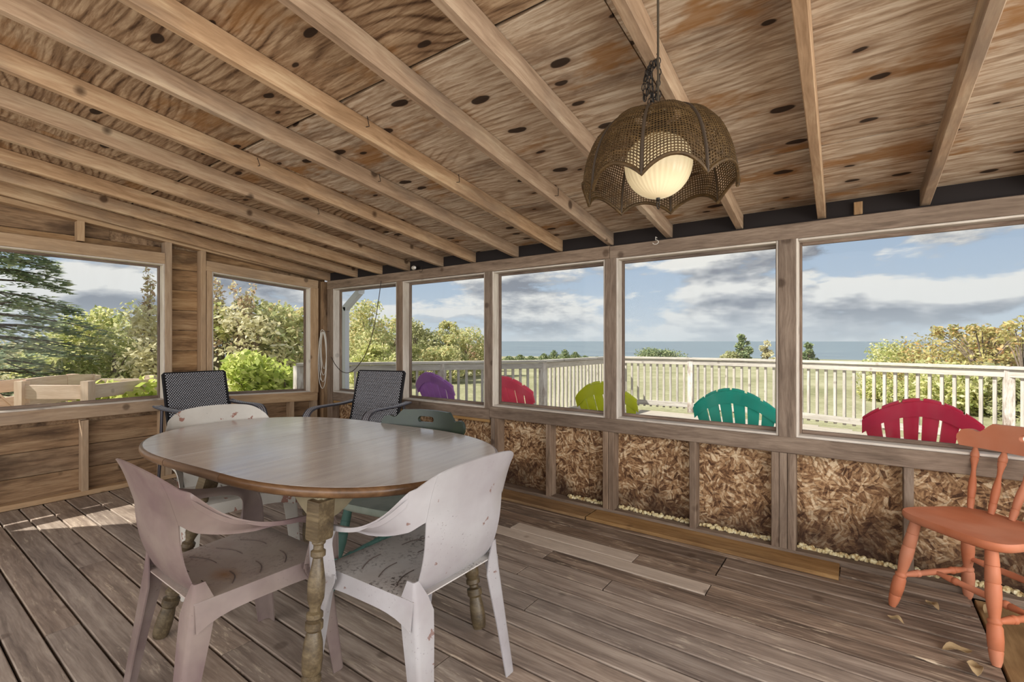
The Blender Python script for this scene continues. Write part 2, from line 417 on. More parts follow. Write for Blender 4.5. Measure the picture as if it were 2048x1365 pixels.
# a bent nail here and there on the rafters
for x0, k, y, dz in [(-1.825, .012, 1.35, .05), (-1.825, .012, 1.95, .045), (-2.228, .002, 1.75, .05), (-2.675, .002, 1.3, .04), (-3.055, -.01, 1.9, .05), (-1.415, .025, 2.3, .03)]:
    x = x0 + k * (D - y) + .019; z = zraf(y) + dz
    MB().tube([(x - .01, y, z), (x + .022, y, z - .004), (x + .03, y - .012, z + .014), (x + .034, y - .02, z + .03)], .0018, 5).obj('bent_nail', M['shade_and_dark'], ceil)

# ---- long window wall
wf = MB().box(XL - .11, XR, D + .102, D + .13, -.2, .64).obj('wall_front', M['rail']); tag(wf, kind='structure')
G_ = M['wall_grey']
def vert(par, x0, x1, z0, z1, y0=D, y1=D + .089, m=G_, name='stud'):
    return beam(name, ((x0 + x1) / 2, (y0 + y1) / 2, z0), ((x0 + x1) / 2, (y0 + y1) / 2, z1), x1 - x0, y1 - y0, m, par)
def hor(par, x0, x1, z0, z1, y0=D, y1=D + .089, m=G_, name='rail', z0b=None):
    dz = 0 if z0b is None else z0b - z0
    return beam(name, (x0, (y0 + y1) / 2, (z0 + z1) / 2), (x1, (y0 + y1) / 2, (z0 + z1) / 2 + dz), y1 - y0, z1 - z0, m, par)
hor(wf, -4.74, -1.40, 1.77, 1.857, name='header')
hor(wf, -1.397, XR, 1.768, 1.853, name='header')
hor(wf, -4.74, XR, 1.857, 1.866, D + .03, D + .10, M['shade_and_dark'], 'header_shim')  # darkened with the blocking, part of the painted shade
xs = [x for x, k in raf]
for a, b in zip(xs[:-1], xs[1:]):
    hor(wf, a + .021, b - .021, 1.866, 1.958, D + .06, D + .098, M['shade_and_dark'], 'blocking')  # blocking coloured near black in place of the shade under the roof
vert(wf, -.03 + .0, .008, 1.86, 1.93, D + .03, D + .06, M['siding'], 'cleat')
hor(wf, -4.63, -2.462, .556, .645, name='rail', m=G_)
hor(wf, -4.63, -2.462, .53, .555, D + .004, D + .06, M['amber'], 'rail')
hor(wf, -2.458, XR, .573, .664, D - .002, D + .089, name='rail')
posts = [(-3.606, -3.522), (-2.514, -2.437), (-1.438, -1.356), (-.376, -.292), (.675, .757), (1.73, 1.81)]
vert(wf, -4.737, -4.642, .04, 1.77, name='post')
vert(wf, XL - .09, XL + .03, .04, 1.86, D + .012, D + .1, M['siding'], 'post')
for a, b in posts: vert(wf, a, b, .664 if a > -2.5 else .646, 1.769, D + .003, D + .089, name='post')
for a, b in [(-4.2, -4.162), (-3.60, -3.562), (-3.56, -3.522), (-3.06, -3.022), (-2.448, -2.410), (-2.408, -2.37), (-1.919, -1.879), (-1.453, -1.413), (-1.411, -1.371), (-.866, -.826), (-.412, -.374), (-.372, -.334), (-.332, -.292), (.172, .212), (.675, .713), (.715, .753), (1.22, 1.26), (1.74, 1.78)]:
    vert(wf, a, b, .038, .572 if a > -2.45 else .53, D + .002, D + .089)
hor(wf, -4.74, XR, .0, .038, D + .001, D + .089, name='bottom_plate')
for a, b in [(-4.74, -1.604), (-1.60, .846), (.85, XR)]:
    q = MB().box(-(b - a) / 2, (b - a) / 2, -.31, .31, -.005, .005)
    mw = Matrix(((1, 0, 0, (a + b) / 2), (0, 0, -1, D + .0955), (0, 1, 0, .312), (0, 0, 0, 1)))
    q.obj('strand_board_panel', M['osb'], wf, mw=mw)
# boards lying on the floor along the wall
beam('floor_trim_board', (-4.6, 2.975, .011), (-1.502, 2.975, .011), .175, .02, M['amber'], floor)
beam('floor_trim_board', (-1.488, 2.978, .012), (-.09, 2.985, .012), .175, .022, M['amber'], floor)
beam('floor_trim_board', (-.085, 3.01, .006), (.40, 3.01, .006), .11, .012, M['floor_wet'], floor)
# spray foam
for a, b, s in [(-1.76, -1.462, 1), (-1.36, -.878, 2), (-.815, -.42, 3), (-.285, .168, 4), (.225, .66, 5), (.8, 1.2, 6)]:
    rr = random.Random(s); n = int((b - a) / .011); q = MB()
    for i in range(n):
        t = i / n; x = a + (b - a) * t
        for _ in range(2):
            r = rr.uniform(.007, .014); c = Vector((x, D + .068 + rr.uniform(-.012, .014), .040 + rr.uniform(.0, .014)))
            q.grid(lambda u, v: c + Vector((math.cos(2 * PI * u) * math.sin(PI * v), math.sin(2 * PI * u) * math.sin(PI * v), math.cos(PI * v))) * r, 6, 4, True)
    tag(q.obj('foam_strip', M['foam'], wf, smooth=True, weld=False), kind='stuff')

# windows of the long wall
def window_front(n, x0, x1, zb, zt):
    w_ = bpy.data.objects.new('window_%d' % n, None); COL.objects.link(w_); tag(w_, kind='structure')
    J = M['white_jamb']; S = M['stop']
    vert(w_, x0, x0 + .012, zb, zt, D + .008, D + .083, J, 'jamb'); vert(w_, x1 - .012, x1, zb, zt, D + .008, D + .083, J, 'jamb')
    hor(w_, x0 + .013, x1 - .013, zt - .012, zt, D + .01, D + .083, J, 'head_jamb')
    hor(w_, x0 + .001, x1 - .001, zb - .004, zb + .009, D + .01, D + .10, J, 'window_sill')
    y0, y1 = D + .084, D + .108
    vert(w_, x0 - .004, x0 + .024, zb + .01, zt, y0, y1, S, 'stop'); vert(w_, x1 - .024, x1 + .004, zb + .01, zt, y0, y1, S, 'stop')
    hor(w_, x0 + .025, x1 - .025, zt - .03, zt, y0, y1, S, 'stop'); hor(w_, x0 + .025, x1 - .025, zb + .01, zb + .03, y0, y1, S, 'stop')
    q = MB().box(x0 + .01, x1 - .01, D + .0945, D + .0985, zb + .012, zt - .012).obj('pane', M['glass'], w_)
ed = [(-4.642, -3.606), (-3.522, -2.514), (-2.437, -1.438), (-1.356, -.376), (-.292, .675), (.757, 1.73)]
for i, (a, b) in enumerate(ed): window_front(i + 1, a, b, .648 if i < 2 else .668, 1.768)

# ---- side window wall
WL = M['stud_left']
def lbeam(par, y0, z0, y1, z1, wz, x0=XL - .089, x1=XL, m=WL, name='rail'):
    """board along y; (y,z) of the centre line, wz tall"""
    return beam(name, ((x0 + x1) / 2, y0, z0), ((x0 + x1) / 2, y1, z1), x1 - x0, wz, m, par)
def lvert(par, y0, y1, z0, z1, x0=XL - .089, x1=XL, m=WL, name='stud'):
    return beam(name, ((x0 + x1) / 2, (y0 + y1) / 2, z0), ((x0 + x1) / 2, (y0 + y1) / 2, z1), x1 - x0, y1 - y0, m, par)
q = MB(); xo0, xo1 = XL - .15, XL - .112
def top_at(y): return zraf(y) + .08
wl_parts = [(YB, D + .12, -.2, .60), (YB, -.15, .60, 1.85), (1.62, 1.95, .60, 1.85), (2.99, D + .12, .60, 1.85)]
for a, b, c, d in wl_parts: q.box(xo0, xo1, a, b, c, d)
q.add([(x, y, z) for x in (xo0, xo1) for y, z in ((YB, 1.85), (D + .12, 1.85), (D + .12, top_at(D + .12)), (YB, top_at(YB)))],
      [(0,1,2,3),(7,6,5,4),(0,4,5,1),(1,5,6,2),(2,6,7,3),(3,7,4,0)])
wl = q.obj('wall_left', M['siding'], weld=False); tag(wl, kind='structure')
holes = [(-.15, 1.60, .62, 1.88), (1.96, 2.97, .62, 1.83)]
z = .02; k = 0
while z < 2.72:
    z1 = z + .181
    seg = [(YB, D + .1)]
    for a, b, c, d in holes:
        if z1 > c + .09 and z < d - .09:
            ns = []
            for s0, s1 in seg:
                if s1 <= a or s0 >= b: ns.append((s0, s1)); continue
                if s0 < a: ns.append((s0, a))
                if s1 > b: ns.append((b, s1))
            seg = ns
    ymax = D - (z1 - top_at(D)) / SL
    for s0, s1 in seg:
        s1 = min(s1, ymax)
        if s1 - s0 < .05: continue
        beam('siding_plank', (XL - .1, s0, z + .0905), (XL - .1, s1, z + .0905), .018, z1 - z - .004, M['siding'], wl, bev=.003)
    z = z1 + .001; k += 1
lbeam(wl, YB, .019, D, .019, .038, name='bottom_plate')
# sloping top plate under the end rafter
yA, yB_ = D + .05, YB + .05
lbeam(wl, yA, 1.907 + .118 * (D - yA), yB_, 1.907 + .118 * (D - yB_), .042, XL - .089, XL, WL, 'top_plate')
def ptop(y): return 1.886 + .118 * (D - y)
lvert(wl, 1.594, 1.646, .038, ptop(1.62)); lvert(wl, 1.56, 1.592, .038, .60)
lvert(wl, 1.872, 1.915, .038, ptop(1.89)); lvert(wl, 1.02, 1.064, 1.972, ptop(1.04)); lvert(wl, -.2, -.15, .038, ptop(-.2)); lvert(wl, .42, .46, 1.972, ptop(.44))
lvert(wl, -1.2, -1.16, .038, ptop(-1.2)); lvert(wl, YB + .05, YB + .09, .038, ptop(YB + .1))
for y in (1.045, .45, 2.25, 2.72): lvert(wl, y, y + .042, .038, .585)
lbeam(wl, -.15, .651, 1.594, .648, .09, XL - .089, XL + .004, name='rail')
lbeam(wl, -.15, 1.917, 1.592, 1.913, .094, XL - .089, XL + .002, name='header')
lbeam(wl, 1.916, 1.893, 3.036, 1.822, .092, XL - .089, XL + .003, name='header')
lbeam(wl, 1.916, .636, 3.03, .592, .095, XL - .089, XL + .003, name='rail')
lvert(wl, 2.95, 3.042, .63, 1.785, XL - .085, XL + .001, name='post'); lvert(wl, 2.98, 3.03, .038, .55, name='stud')
lvert(wl, 1.92, 1.965, .68, 1.85, XL - .085, XL + .001, name='post')
# wall-face trim beside the corner
def window_left(n, y0, y1, zb0, zb1, zt0, zt1):
    w_ = bpy.data.objects.new('window_%d' % n, None); COL.objects.link(w_); tag(w_, kind='structure')
    J = M['white_jamb']; S = M['stop']; xa, xb = XL - .08, XL - .004
    lvert(w_, y0, y0 + .012, zb0, zt0, xa, xb, J, 'jamb'); lvert(w_, y1 - .014, y1, zb1, zt1, xa, xb, J, 'jamb')
    lbeam(w_, y0 + .013, zt0 - .006, y1 - .015, zt1 - .006, .012, xa, xb, J, 'head_jamb')
    lbeam(w_, y0, zb0 + .004, y1, zb1 + .004, .012, XL - .10, XL - .002, J, 'window_sill')
    xc, xd = XL - .105, XL - .083
    lvert(w_, y0 - .002, y0 + .026, zb0 + .01, zt0, xc, xd, S, 'stop'); lvert(w_, y1 - .028, y1 + .002, zb1 + .01, zt1, xc, xd, S, 'stop')
    lbeam(w_, y0 + .027, zt0 - .018, y1 - .029, zt1 - .018, .024, xc, xd, S, 'stop'); lbeam(w_, y0 + .027, zb0 + .022, y1 - .029, zb1 + .022, .024, xc, xd, S, 'stop')
    q = MB().add([(x, y, z) for x in (XL - .0985, XL - .0945) for y, z in ((y0 + .01, zb0 + .012), (y1 - .01, zb1 + .012), (y1 - .01, zt1 - .012), (y0 + .01, zt0 - .012))],
        [(0,1,2,3),(7,6,5,4),(0,4,5,1),(1,5,6,2),(2,6,7,3),(3,7,4,0)])
    q.obj('pane', M['glass'], w_)
window_left(7, -.15, 1.594, .698, .694, 1.869, 1.866)
window_left(8, 1.966, 2.952, .682, .642, 1.843, 1.782)

# ---- the open sides behind the camera: knee rail and posts
wb = MB().box(XL, XR, YB - .06, YB, -.15, .02).obj('wall_back', M['wall_grey']); tag(wb, kind='structure')
for x in (XL + .05, -2.5, -.2, XR - .05): beam('post', (x, YB - .03, .02), (x, YB - .03, zraf(YB) - .02), .09, .06, G_, wb)
hor(wb, XL, XR, zraf(YB) - .11, zraf(YB) - .02, YB - .06, YB, G_, 'header')
wr = MB().box(XR - .03, XR + .03, YB, D + .1, -.15, .02).obj('wall_right', M['wall_grey']); tag(wr, kind='structure')
for y in (YB + .05, -.8, .9, D): beam('post', (XR, y, .02), (XR, y, zraf(y) - .02), .06, .09, G_, wr)

# ---- hooks on the header
def hook(x, z, s, m, label):
    pts = [(x, D + .01, z), (x, D - .02, z), (x, D - .022, z - .012)] + [(x + .014 * math.sin(a) * s, D - .022, z - .03 - .016 * (1 - math.cos(a)) * s + .016) for a in (0.0, .6, 1.2, 1.8, 2.4, 3.0, 3.6, 4.2)]
    pts = [(x, D + .008, z), (x, D - .02, z + .002)] + [(x + s * .012 * math.sin(a), D - .022, z - .018 - .014 * (1 - math.cos(a))) for a in [i * .5 for i in range(10)]]
    o = MB().tube(pts, .0022, 6).obj('ceiling_hook', m, smooth=True); tag(o, label, 'hook')
M['hook_white'] = plain('white_coated_wire', '#d8d2c8', .4); M['hook_dark'] = plain('rusty_wire', '#3a2c22', .5)
hook(-1.07, 1.87, 1.6, M['hook_white'], 'white screw hook on the header beam under the lamp')
hook(-3.24, 1.875, 1.6, M['hook_dark'], 'dark bent hook on the header beam near the corner')
q = MB().lathe((-3.40, D + .03, 1.885), (-3.33, D - .012, 1.878), [(0, .012), (.2, .02), (.6, .022), (1, .012)], 10)
o = q.obj('insulator_knob', M['hook_white'], smooth=True); tag(o, 'small whitish knob on top of the header beam beside the dark hook', 'knob')

# ================================================================ FURNITURE
def smooth_path(pts, n=6):
    """Catmull-Rom through points (tuples of any length)"""
    P = [pts[0]] + list(pts) + [pts[-1]]; out = []
    for i in range(1, len(P) - 2):
        for k in range(n):
            t = k / n; a, b, c, d = P[i - 1], P[i], P[i + 1], P[i + 2]
            out.append(tuple(.5 * (2 * b[j] + (c[j] - a[j]) * t + (2 * a[j] - 5 * b[j] + 4 * c[j] - d[j]) * t * t + (3 * b[j] - a[j] - 3 * c[j] + d[j]) * t ** 3) for j in range(len(b))))
    out.append(tuple(P[-2])); return out

# ---------------- dining table
def tabletop_mat():
    m, T = new_mat('table_laminate')
    tc = T.n('ShaderNodeTexCoord').outputs['Object']
    g = T.noise(T.vmath('MULTIPLY', tc, (1, .07, 1)), 30, 5, .6, .3).outputs[0]
    n = T.noise(tc, 3, 4, .6).outputs[0]
    sp = T.noise(tc, 160, 2, .5).outputs[0]
    col = T.ramp(g, [(.25, '#b6b1af'), (.5, '#c3bfbd'), (.75, '#d0cdcb')])
    col = T.mix(T.ramp(n, [(.45, 0.0), (.65, .35)]), col, '#cfc8c2')
    col = T.mix(T.ramp(sp, [(.70, 0.0), (.76, .5)]), col, '#5a4b42')
    rg = T.ramp(n, [(.35, .13), (.65, .22)])
    finish(T, col, rg, sp, .02, .001, 1.0); return m
M['tabletop'] = tabletop_mat()
M['table_edge'] = wood('table_edge_wood', ('#42301f', '#644a35', '#84674b'), knots=0, scale=14, rough=.35, vary=.03, spec=.5, bstr=.1)
M['table_leg'] = wood('table_leg_wood', ('#3a3023', '#574a36', '#75674e'), knots=0, scale=30, rough=.42, contrast=1.2, vary=.06, spec=.5, bstr=.15)
M['table_apron'] = paint('table_apron_paint', '#8c8169', .5, dirt='#665b46', d_amt=.5, d_scale=9)

TC = Vector((-2.035, 1.25)); TA = math.radians(4)     # centre and turn of the table
tb = thing('dining_table', 'oval extending dining table with worn grey laminate top and turned wooden legs', 'table', (TC.x, TC.y, 0), TA)
def oval(n=72, a_left=.70, a_right=.70, hw=.51, xl=-.205, xr=.205, e=2.25):
    pts = []
    for i in range(n):
        t = 2 * PI * i / n; c, s = math.cos(t), math.sin(t)
        x = abs(c) ** (2 / e) * (1 if c > 0 else -1); y = abs(s) ** (2 / e) * (1 if s > 0 else -1) * hw
        pts.append((xr + x * a_right if x > 0 else xl + x * a_left, y))
    return pts
full = oval()
def clip(poly, x0, x1):
    def half(p, inside, xc):
        out = []
        for i in range(len(p)):
            a, b = p[i], p[(i + 1) % len(p)]
            ia, ib = inside(a[0]), inside(b[0])
            if ia: out.append(a)
            if ia != ib:
                t = (xc - a[0]) / (b[0] - a[0]); out.append((xc, a[1] + t * (b[1] - a[1])))
        return out
    return half(half(poly, lambda x: x >= x0, x0), lambda x: x <= x1, x1)
for x0, x1, nm in ((-2, -.2075, 'table_end'), (-.2035, .2035, 'table_leaf'), (.2075, 2, 'table_end')):
    pl = clip(full, x0, x1)
    # drop duplicates
    pl = [p for i, p in enumerate(pl) if (Vector(p) - Vector(pl[i - 1])).length > 1e-4]
    top = MB().prism(pl, .715, .74).obj(nm, M['tabletop'], tb)
    rim = [p for p in pl if x0 + .0005 < p[0] < x1 - .0005 or abs(abs(p[1]) - .51) < .002]
    # rounded edge moulding following the outer curve only
    runs = []; cur = []
    for p in pl + pl[:1]:
        on = min(((p[0] - f[0]) ** 2 + (p[1] - f[1]) ** 2) for f in full) < 1e-8 or abs(abs(p[1]) - .51) < .004
        if on: cur.append(p)
        elif cur: runs.append(cur); cur = []
    if cur: runs.append(cur)
    if nm == 'table_end':
        sgn = -1 if x1 < 0 else 1; xc = x1 if sgn < 0 else x0
        arc = sorted([p for p in pl if abs(p[0] - xc) > .003], key=lambda p: math.atan2(p[1], sgn * (p[0] - xc) + 1e-6))
        runs = [[(xc, -.51)] + arc + [(xc, .51)]]
    else:
        runs = [[(x0, -.51), (x1, -.51)], [(x0, .51), (x1, .51)]]
    for r in runs:
        q = MB(); rings = []
        for i, p in enumerate(r):
            a = Vector(r[max(i - 1, 0)]); b = Vector(r[min(i + 1, len(r) - 1)]); d = (b - a).normalized(); nrm = Vector((d.y, -d.x))
            if nrm.dot(Vector(p) - Vector((0, 0))) < 0: nrm = -nrm
            rings.append([(p[0] + nrm.x * u, p[1] + nrm.y * u, z) for u, z in ((-.012, .7395), (.004, .7395), (.011, .735), (.0145, .727), (.0145, .720), (.011, .712), (.003, .706), (-.012, .704))])
        q.loft(rings); q.obj('edge_moulding', M['table_edge'], top, smooth=True, ang=50)
LEGP = [(0, .024), (.02, .024), (.03, .018), (.05, .018), (.06, .026), (.085, .026), (.095, .017), (.14, .022), (.22, .031), (.30, .029), (.345, .019), (.36, .019), (.372, .029), (.395, .029), (.405, .022), (.415, .031), (.45, .031), (.462, .024), (.52, .033), (.60, .036), (.66, .033), (.672, .027), (.684, .034), (.71, .034), (.72, .022), (.735, .022), (.745, .036), (.785, .036), (.80, .028), (.86, .034), (.93, .036), (.98, .033), (1, .028)]
inv = Matrix.Rotation(-TA, 3, 'Z')
def tl(x, y, z=0): v = inv @ Vector((x - TC.x, y - TC.y, 0)); return (v.x, v.y, z)
tops = {'fr': (-1.378, .872), 'fl': (-2.20, .90), 'br': (-1.42, 1.50), 'bl': (-2.62, 1.56)}
feet = {'fr': (-1.335, .80), 'fl': (-2.30, .735), 'br': (-1.29, 1.545), 'bl': (-2.70, 1.62)}
tops['br'] = (-1.48, 1.60)
for k in tops:
    t, f_ = Vector(tl(*tops[k], .70)), Vector(tl(*feet[k], .0))
    d = (f_ - t); bl = t + d * .17
    q = MB(); rings = []
    for u, h in ((0, .029), (.16, .029), (.17, .027)):
        c = t + d * u; rings.append([(c.x + sx * h, c.y + sy * h, c.z) for sx, sy in ((-1, -1), (1, -1), (1, 1), (-1, 1))])
    q.loft(rings); q.lathe(bl, f_, [(a_, r_ * .86) for a_, r_ in LEGP], 16)
    q.obj('leg', M['table_leg'], tb, smooth=True, ang=35)
# shaped aprons between the legs, deep at the legs and cut away in a curve
def apron(a, b, n=24):
    a = Vector(a); b = Vector(b); d = (b - a); L = d.length; nrm = Vector((-d.y, d.x)).normalized() * .011
    q = MB(); rings = []
    for i in range(n + 1):
        t = i / n; s = min(t, 1 - t) * L
        depth = .072 if s < .03 else (.072 - .055 * min(1, ((s - .03) / .12)) ** 1.6)
        p = a + d * t; rings.append([(p.x + nrm.x, p.y + nrm.y, .705), (p.x - nrm.x, p.y - nrm.y, .705), (p.x - nrm.x, p.y - nrm.y, .705 - depth), (p.x + nrm.x, p.y + nrm.y, .705 - depth)])
    q.loft(rings); return q.obj('apron', M['table_apron'], tb, smooth=True, ang=45)
T2 = {k: Vector(tl(*tops[k]))[:2] for k in tops}
for a, b in (('fr', 'fl'), ('fr', 'br'), ('br', 'bl'), ('bl', 'fl')): apron(T2[a], T2[b])

# ---------------- moulded plastic armchairs (one-piece stacking kind)
def plastic_mat(name, col, pink, stain, amt, chips=None, spot=None, debris=0.0, c_at=.67):
    m, T = new_mat(name)
    tc = T.n('ShaderNodeTexCoord').outputs['Object']
    n = T.noise(tc, 4.5, 4, .6).outputs[0]; n2 = T.noise(T.vmath('ADD', tc, (4, 2, 7)), 3.0, 3, .5).outputs[0]
    f = T.noise(tc, 130, 3, .6).outputs[0]; b = T.noise(T.vmath('ADD', tc, (1, 8, 3)), 5, 2, .5).outputs[0]
    c = T.mix(T.ramp(n, [(.36, 0.0), (.64, amt)]), lin(col), pink)
    c = T.mix(T.ramp(n2, [(.55, 0.0), (.72, .45)]), c, stain)
    c = T.mix(T.math('MULTIPLY', T.ramp(f, [(.65, 0.0), (.70, .55)]), T.ramp(b, [(.5, 0.0), (.6, 1.0)])), c, '#4a3a32')
    if spot:
        dv = T.vmath('MULTIPLY', T.vmath('SUBTRACT', tc, spot[0]), (1, 1.6, 0))
        ln = T.n('ShaderNodeVectorMath', {0: dv}, operation='LENGTH').outputs['Value']
        ln = T.math('MULTIPLY_ADD', n, .10, ln)
        c = T.mix(T.ramp(ln, [(spot[1] * .6, .75), (spot[1] * 1.5, 0.0)]), c, spot[2])
    if debris:
        gb = T.noise(T.vmath('ADD', tc, (2, 2, 2)), 70, 4, .7).outputs[0]; ga = T.noise(tc, 7, 3, .5).outputs[0]
        c = T.mix(T.math('MULTIPLY', T.ramp(gb, [(.52, 0.0), (.60, debris)]), T.ramp(ga, [(.42, 0.0), (.6, 1.0)])), c, '#3f332c')
    if chips:
        k = T.noise(T.vmath('ADD', tc, (3, 7, 1)), 14, 4, .65).outputs[0]
        c = T.mix(T.ramp(k, [(c_at, 0.0), (c_at + .015, .9)]), c, chips)
    finish(T, c, .48, f, .06, .001, .4); return m
M['slot'] = plain('seat_slot', '#6a5d58', .8)

def plastic_chair(name, label, loc, rz, mat, slats=False, seatmat=None):
    t = thing(name, label, 'chair', (loc[0], loc[1], 0), rz, 'plastic armchairs around the table')
    # seat: dished sheet with turned-down skirt
    def sw(v): return .205 + .035 * v          # half width, back to front
    def seat(u, v):
        x = (u * 2 - 1); y = -.215 + .44 * v
        z = .415 + .012 * v - .016 * (1 - x * x) * (1 - (2 * v - 1) ** 2) + (.006 if v > .9 else 0) - (.02 * ((v - .85) / .15) ** 2 if v > .85 else 0)
        return (x * sw(v), y, z)
    q = MB().grid(seat, 14, 14)
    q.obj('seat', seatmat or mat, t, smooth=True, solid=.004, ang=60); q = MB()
    def skirt(pts, outs, hs):
        for i in range(len(pts) - 1):
            a, b = pts[i], pts[i + 1]; oa, ob = outs[i], outs[i + 1]
            q.add([a, b, (b[0] + ob[0] * .25, b[1] + ob[1] * .25, b[2] - .012), (a[0] + oa[0] * .25, a[1] + oa[1] * .25, a[2] - .012),
                   (b[0] + ob[0], b[1] + ob[1], b[2] - hs[i + 1]), (a[0] + oa[0], a[1] + oa[1], a[2] - hs[i])], [(0, 1, 2, 3), (3, 2, 4, 5)])
    n = 14
    arch = lambda s: .052 + .035 * abs(2 * s - 1) ** 4
    skirt([seat(i / n, 1) for i in range(n + 1)], [(0, .014)] * (n + 1), [arch(i / n) for i in range(n + 1)])
    for s in (0, 1):
        skirt([seat(s, i / n) for i in range(n + 1)], [((1 if s else -1) * .014, 0)] * (n + 1), [arch(i / n) for i in range(n + 1)])
    q.obj('seat_skirt', mat, t, smooth=True, solid=.004, ang=60)
    # slots in the seat
    k = 0
    if slats:
        for i in range(7):
            a = -.42 + i * .14
            pts = [(math.sin(a) * r, -.30 + math.cos(a) * r, 0) for r in (.18, .26, .34, .42)]
            q = MB()
            pts = [(x, y, seat(min(1, max(0, (x / sw(.5) + 1) / 2)), (y + .215) / .44)[2] + .0012) for x, y, _ in pts]
            q.tube(pts, .0017, 4); q.obj('seat_slot', M['slot'], t)
    else:
        for sx in (-1, 1):
            for j in range(4):
                v0 = .18 + j * .2; pts = []
                for i in range(7):
                    s = i / 6; x = sx * (.05 + .115 * s); v = v0 - .10 * s + .03 * math.sin(PI * s)
                    pts.append((x, -.215 + .44 * v, seat((x / sw(v) + 1) / 2, v)[2] + .0012))
                MB().tube(pts, .0017, 4).obj('seat_slot', M['slot'], t)
    # backrest and arms: one band running round the back and forward into the arms, with a panel below it at the back
    U = smooth_path([(0, -.305, .828), (.10, -.302, .824), (.185, -.286, .808), (.243, -.240, .762), (.273, -.165, .688), (.286, -.075, .638), (.290, .02, .613), (.289, .10, .605), (.285, .165, .597), (.281, .203, .575), (.277, .220, .535), (.273, .227, .49), (.268, .230, .41)], 5)
    W = smooth_path([(0, -.262, .665), (.10, -.260, .665), (.185, -.246, .658), (.222, -.212, .632), (.237, -.15, .615), (.243, -.075, .605), (.245, .0, .601), (.245, .06, .594), (.244, .108, .580), (.244, .128, .558), (.246, .134, .53), (.249, .132, .48), (.253, .115, .41)], 5)
    n1_ = 10
    def band(i, w_, s):
        a, b = Vector(U[i]), Vector(W[i]); p = a.lerp(b, w_); f_ = math.sin(PI * w_)
        k = min(1, max(0, (i - n1_) / 12))
        p.x += .010 * f_ * k; p.z += .007 * f_ * k
        if i <= n1_ + 4: p.y += .010 * (1 - w_) ** 4 * -1
        return Vector((p.x * s, p.y, p.z))
    q = MB()
    cols = [(i, -1) for i in range(n1_, 0, -1)] + [(i, 1) for i in range(0, n1_ + 1)]
    def bp(u, v):
        i, s = cols[int(round(u * (len(cols) - 1)))]
        if v <= .4: return band(i, v / .4, s)
        w_ = (v - .4) / .6; p = band(i, 1, s); bx = i / n1_ * .180 * s
        bt = Vector((bx, -.195 + .012 * (i / n1_) ** 2, .402))
        r = p.lerp(bt, w_); r.y -= .016 * math.sin(PI * w_) ; r.y += .03 * max(0, w_ - .8) ** 2 * 20
        return r
    q.grid(bp, len(cols) - 1, 20); q.obj('backrest', mat, t, smooth=True, solid=.0045, ang=70)
    for s in (-1, 1):
        q = MB(); m_ = 6; k_ = len(U) - 1 - n1_
        q.grid(lambda u, v: band(n1_ + int(round(v * k_)), u, s), m_, k_)
        for i in range(n1_, len(U) - 1):
            for w_, dz in ((0, -.014), (1, -.010)):
                k0 = min(1, max(0, (i - n1_ - 6) / 10)); k1 = min(1, max(0, (i + 1 - n1_ - 6) / 10))
                if k1 == 0: continue
                a, b = band(i, w_, s), band(i + 1, w_, s)
                q.add([a, b, b + Vector((0, 0, dz * k1)), a + Vector((0, 0, dz * k0))], [(0, 1, 2, 3)])
        q.obj('armrest', mat, t, smooth=True, solid=.004, ang=70)
        for fr in (1, -1):
            if fr > 0:
                top = Vector((s * .246, .188, .425)); ft = Vector((s * .262, .235, 0))
                spec = ((0, .060, .100), (.06, .078, .100), (.16, .078, .082), (.32, .070, .066), (.6, .062, .056), (1, .050, .046))
            else:
                top = Vector((s * .190, -.196, .47)); ft = Vector((s * .215, -.262, 0))
                spec = ((0, .020, .030), (.12, .055, .062), (.22, .075, .070), (.38, .070, .064), (.6, .060, .054), (1, .050, .044))
            rings = []
            for u, wa, wb in spec:
                c = top.lerp(ft, u); ch = min(.014, wa * .3, wb * .3); w_ = .005
                x_o, y_o = c.x + s * .012, c.y + fr * .018; x_in, y_in = x_o - s * wa, y_o - fr * wb
                rings.append([(x_in, y_o, c.z), (x_o - s * ch, y_o, c.z), (x_o - s * ch * .3, y_o - fr * ch * .3, c.z), (x_o, y_o - fr * ch, c.z), (x_o, y_in, c.z),
                              (x_o - s * w_, y_in, c.z), (x_o - s * w_, y_o - fr * (ch + w_ * .4), c.z), (x_o - s * (w_ + ch * .3), y_o - fr * (w_ + ch * .3), c.z), (x_o - s * (ch + w_ * .4), y_o - fr * w_, c.z), (x_in, y_o - fr * w_, c.z)])
            MB().loft(rings).obj('leg', mat, t, smooth=True, ang=55)
    return t
pA = plastic_mat('plastic_pink', '#8a7b74', '#6c5759', '#6c6055', .8)
pB = plastic_mat('plastic_white', '#aeacae', '#978f93', '#8f8880', .6, chips='#7f625a')
pC = plastic_mat('plastic_flaking', '#c3bfb7', '#aaa39a', '#948a7c', .5, chips='#8a5a4c', c_at=.61)
pAs = plastic_mat('plastic_pink_seat', '#b7aca4', '#9c8a84', '#998c7e', .7, spot=((.06, -.07, 0), .085, '#9a6a34'), debris=.35)  # base lightened to paint in window light on the seat; stain and debris on top
pBs = plastic_mat('plastic_white_seat_lit', '#c9c6c2', '#b3acaa', '#a59d92', .6, debris=.9)  # same lightened base in place of light, with debris
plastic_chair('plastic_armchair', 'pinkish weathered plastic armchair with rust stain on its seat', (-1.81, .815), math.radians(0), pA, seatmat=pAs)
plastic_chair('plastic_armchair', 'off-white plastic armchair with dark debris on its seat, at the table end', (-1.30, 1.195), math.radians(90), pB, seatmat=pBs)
plastic_chair('plastic_armchair', 'white plastic armchair with brown flaked paint on the top of its back', (-2.725, 1.20), math.radians(-99), pC, slats=True)

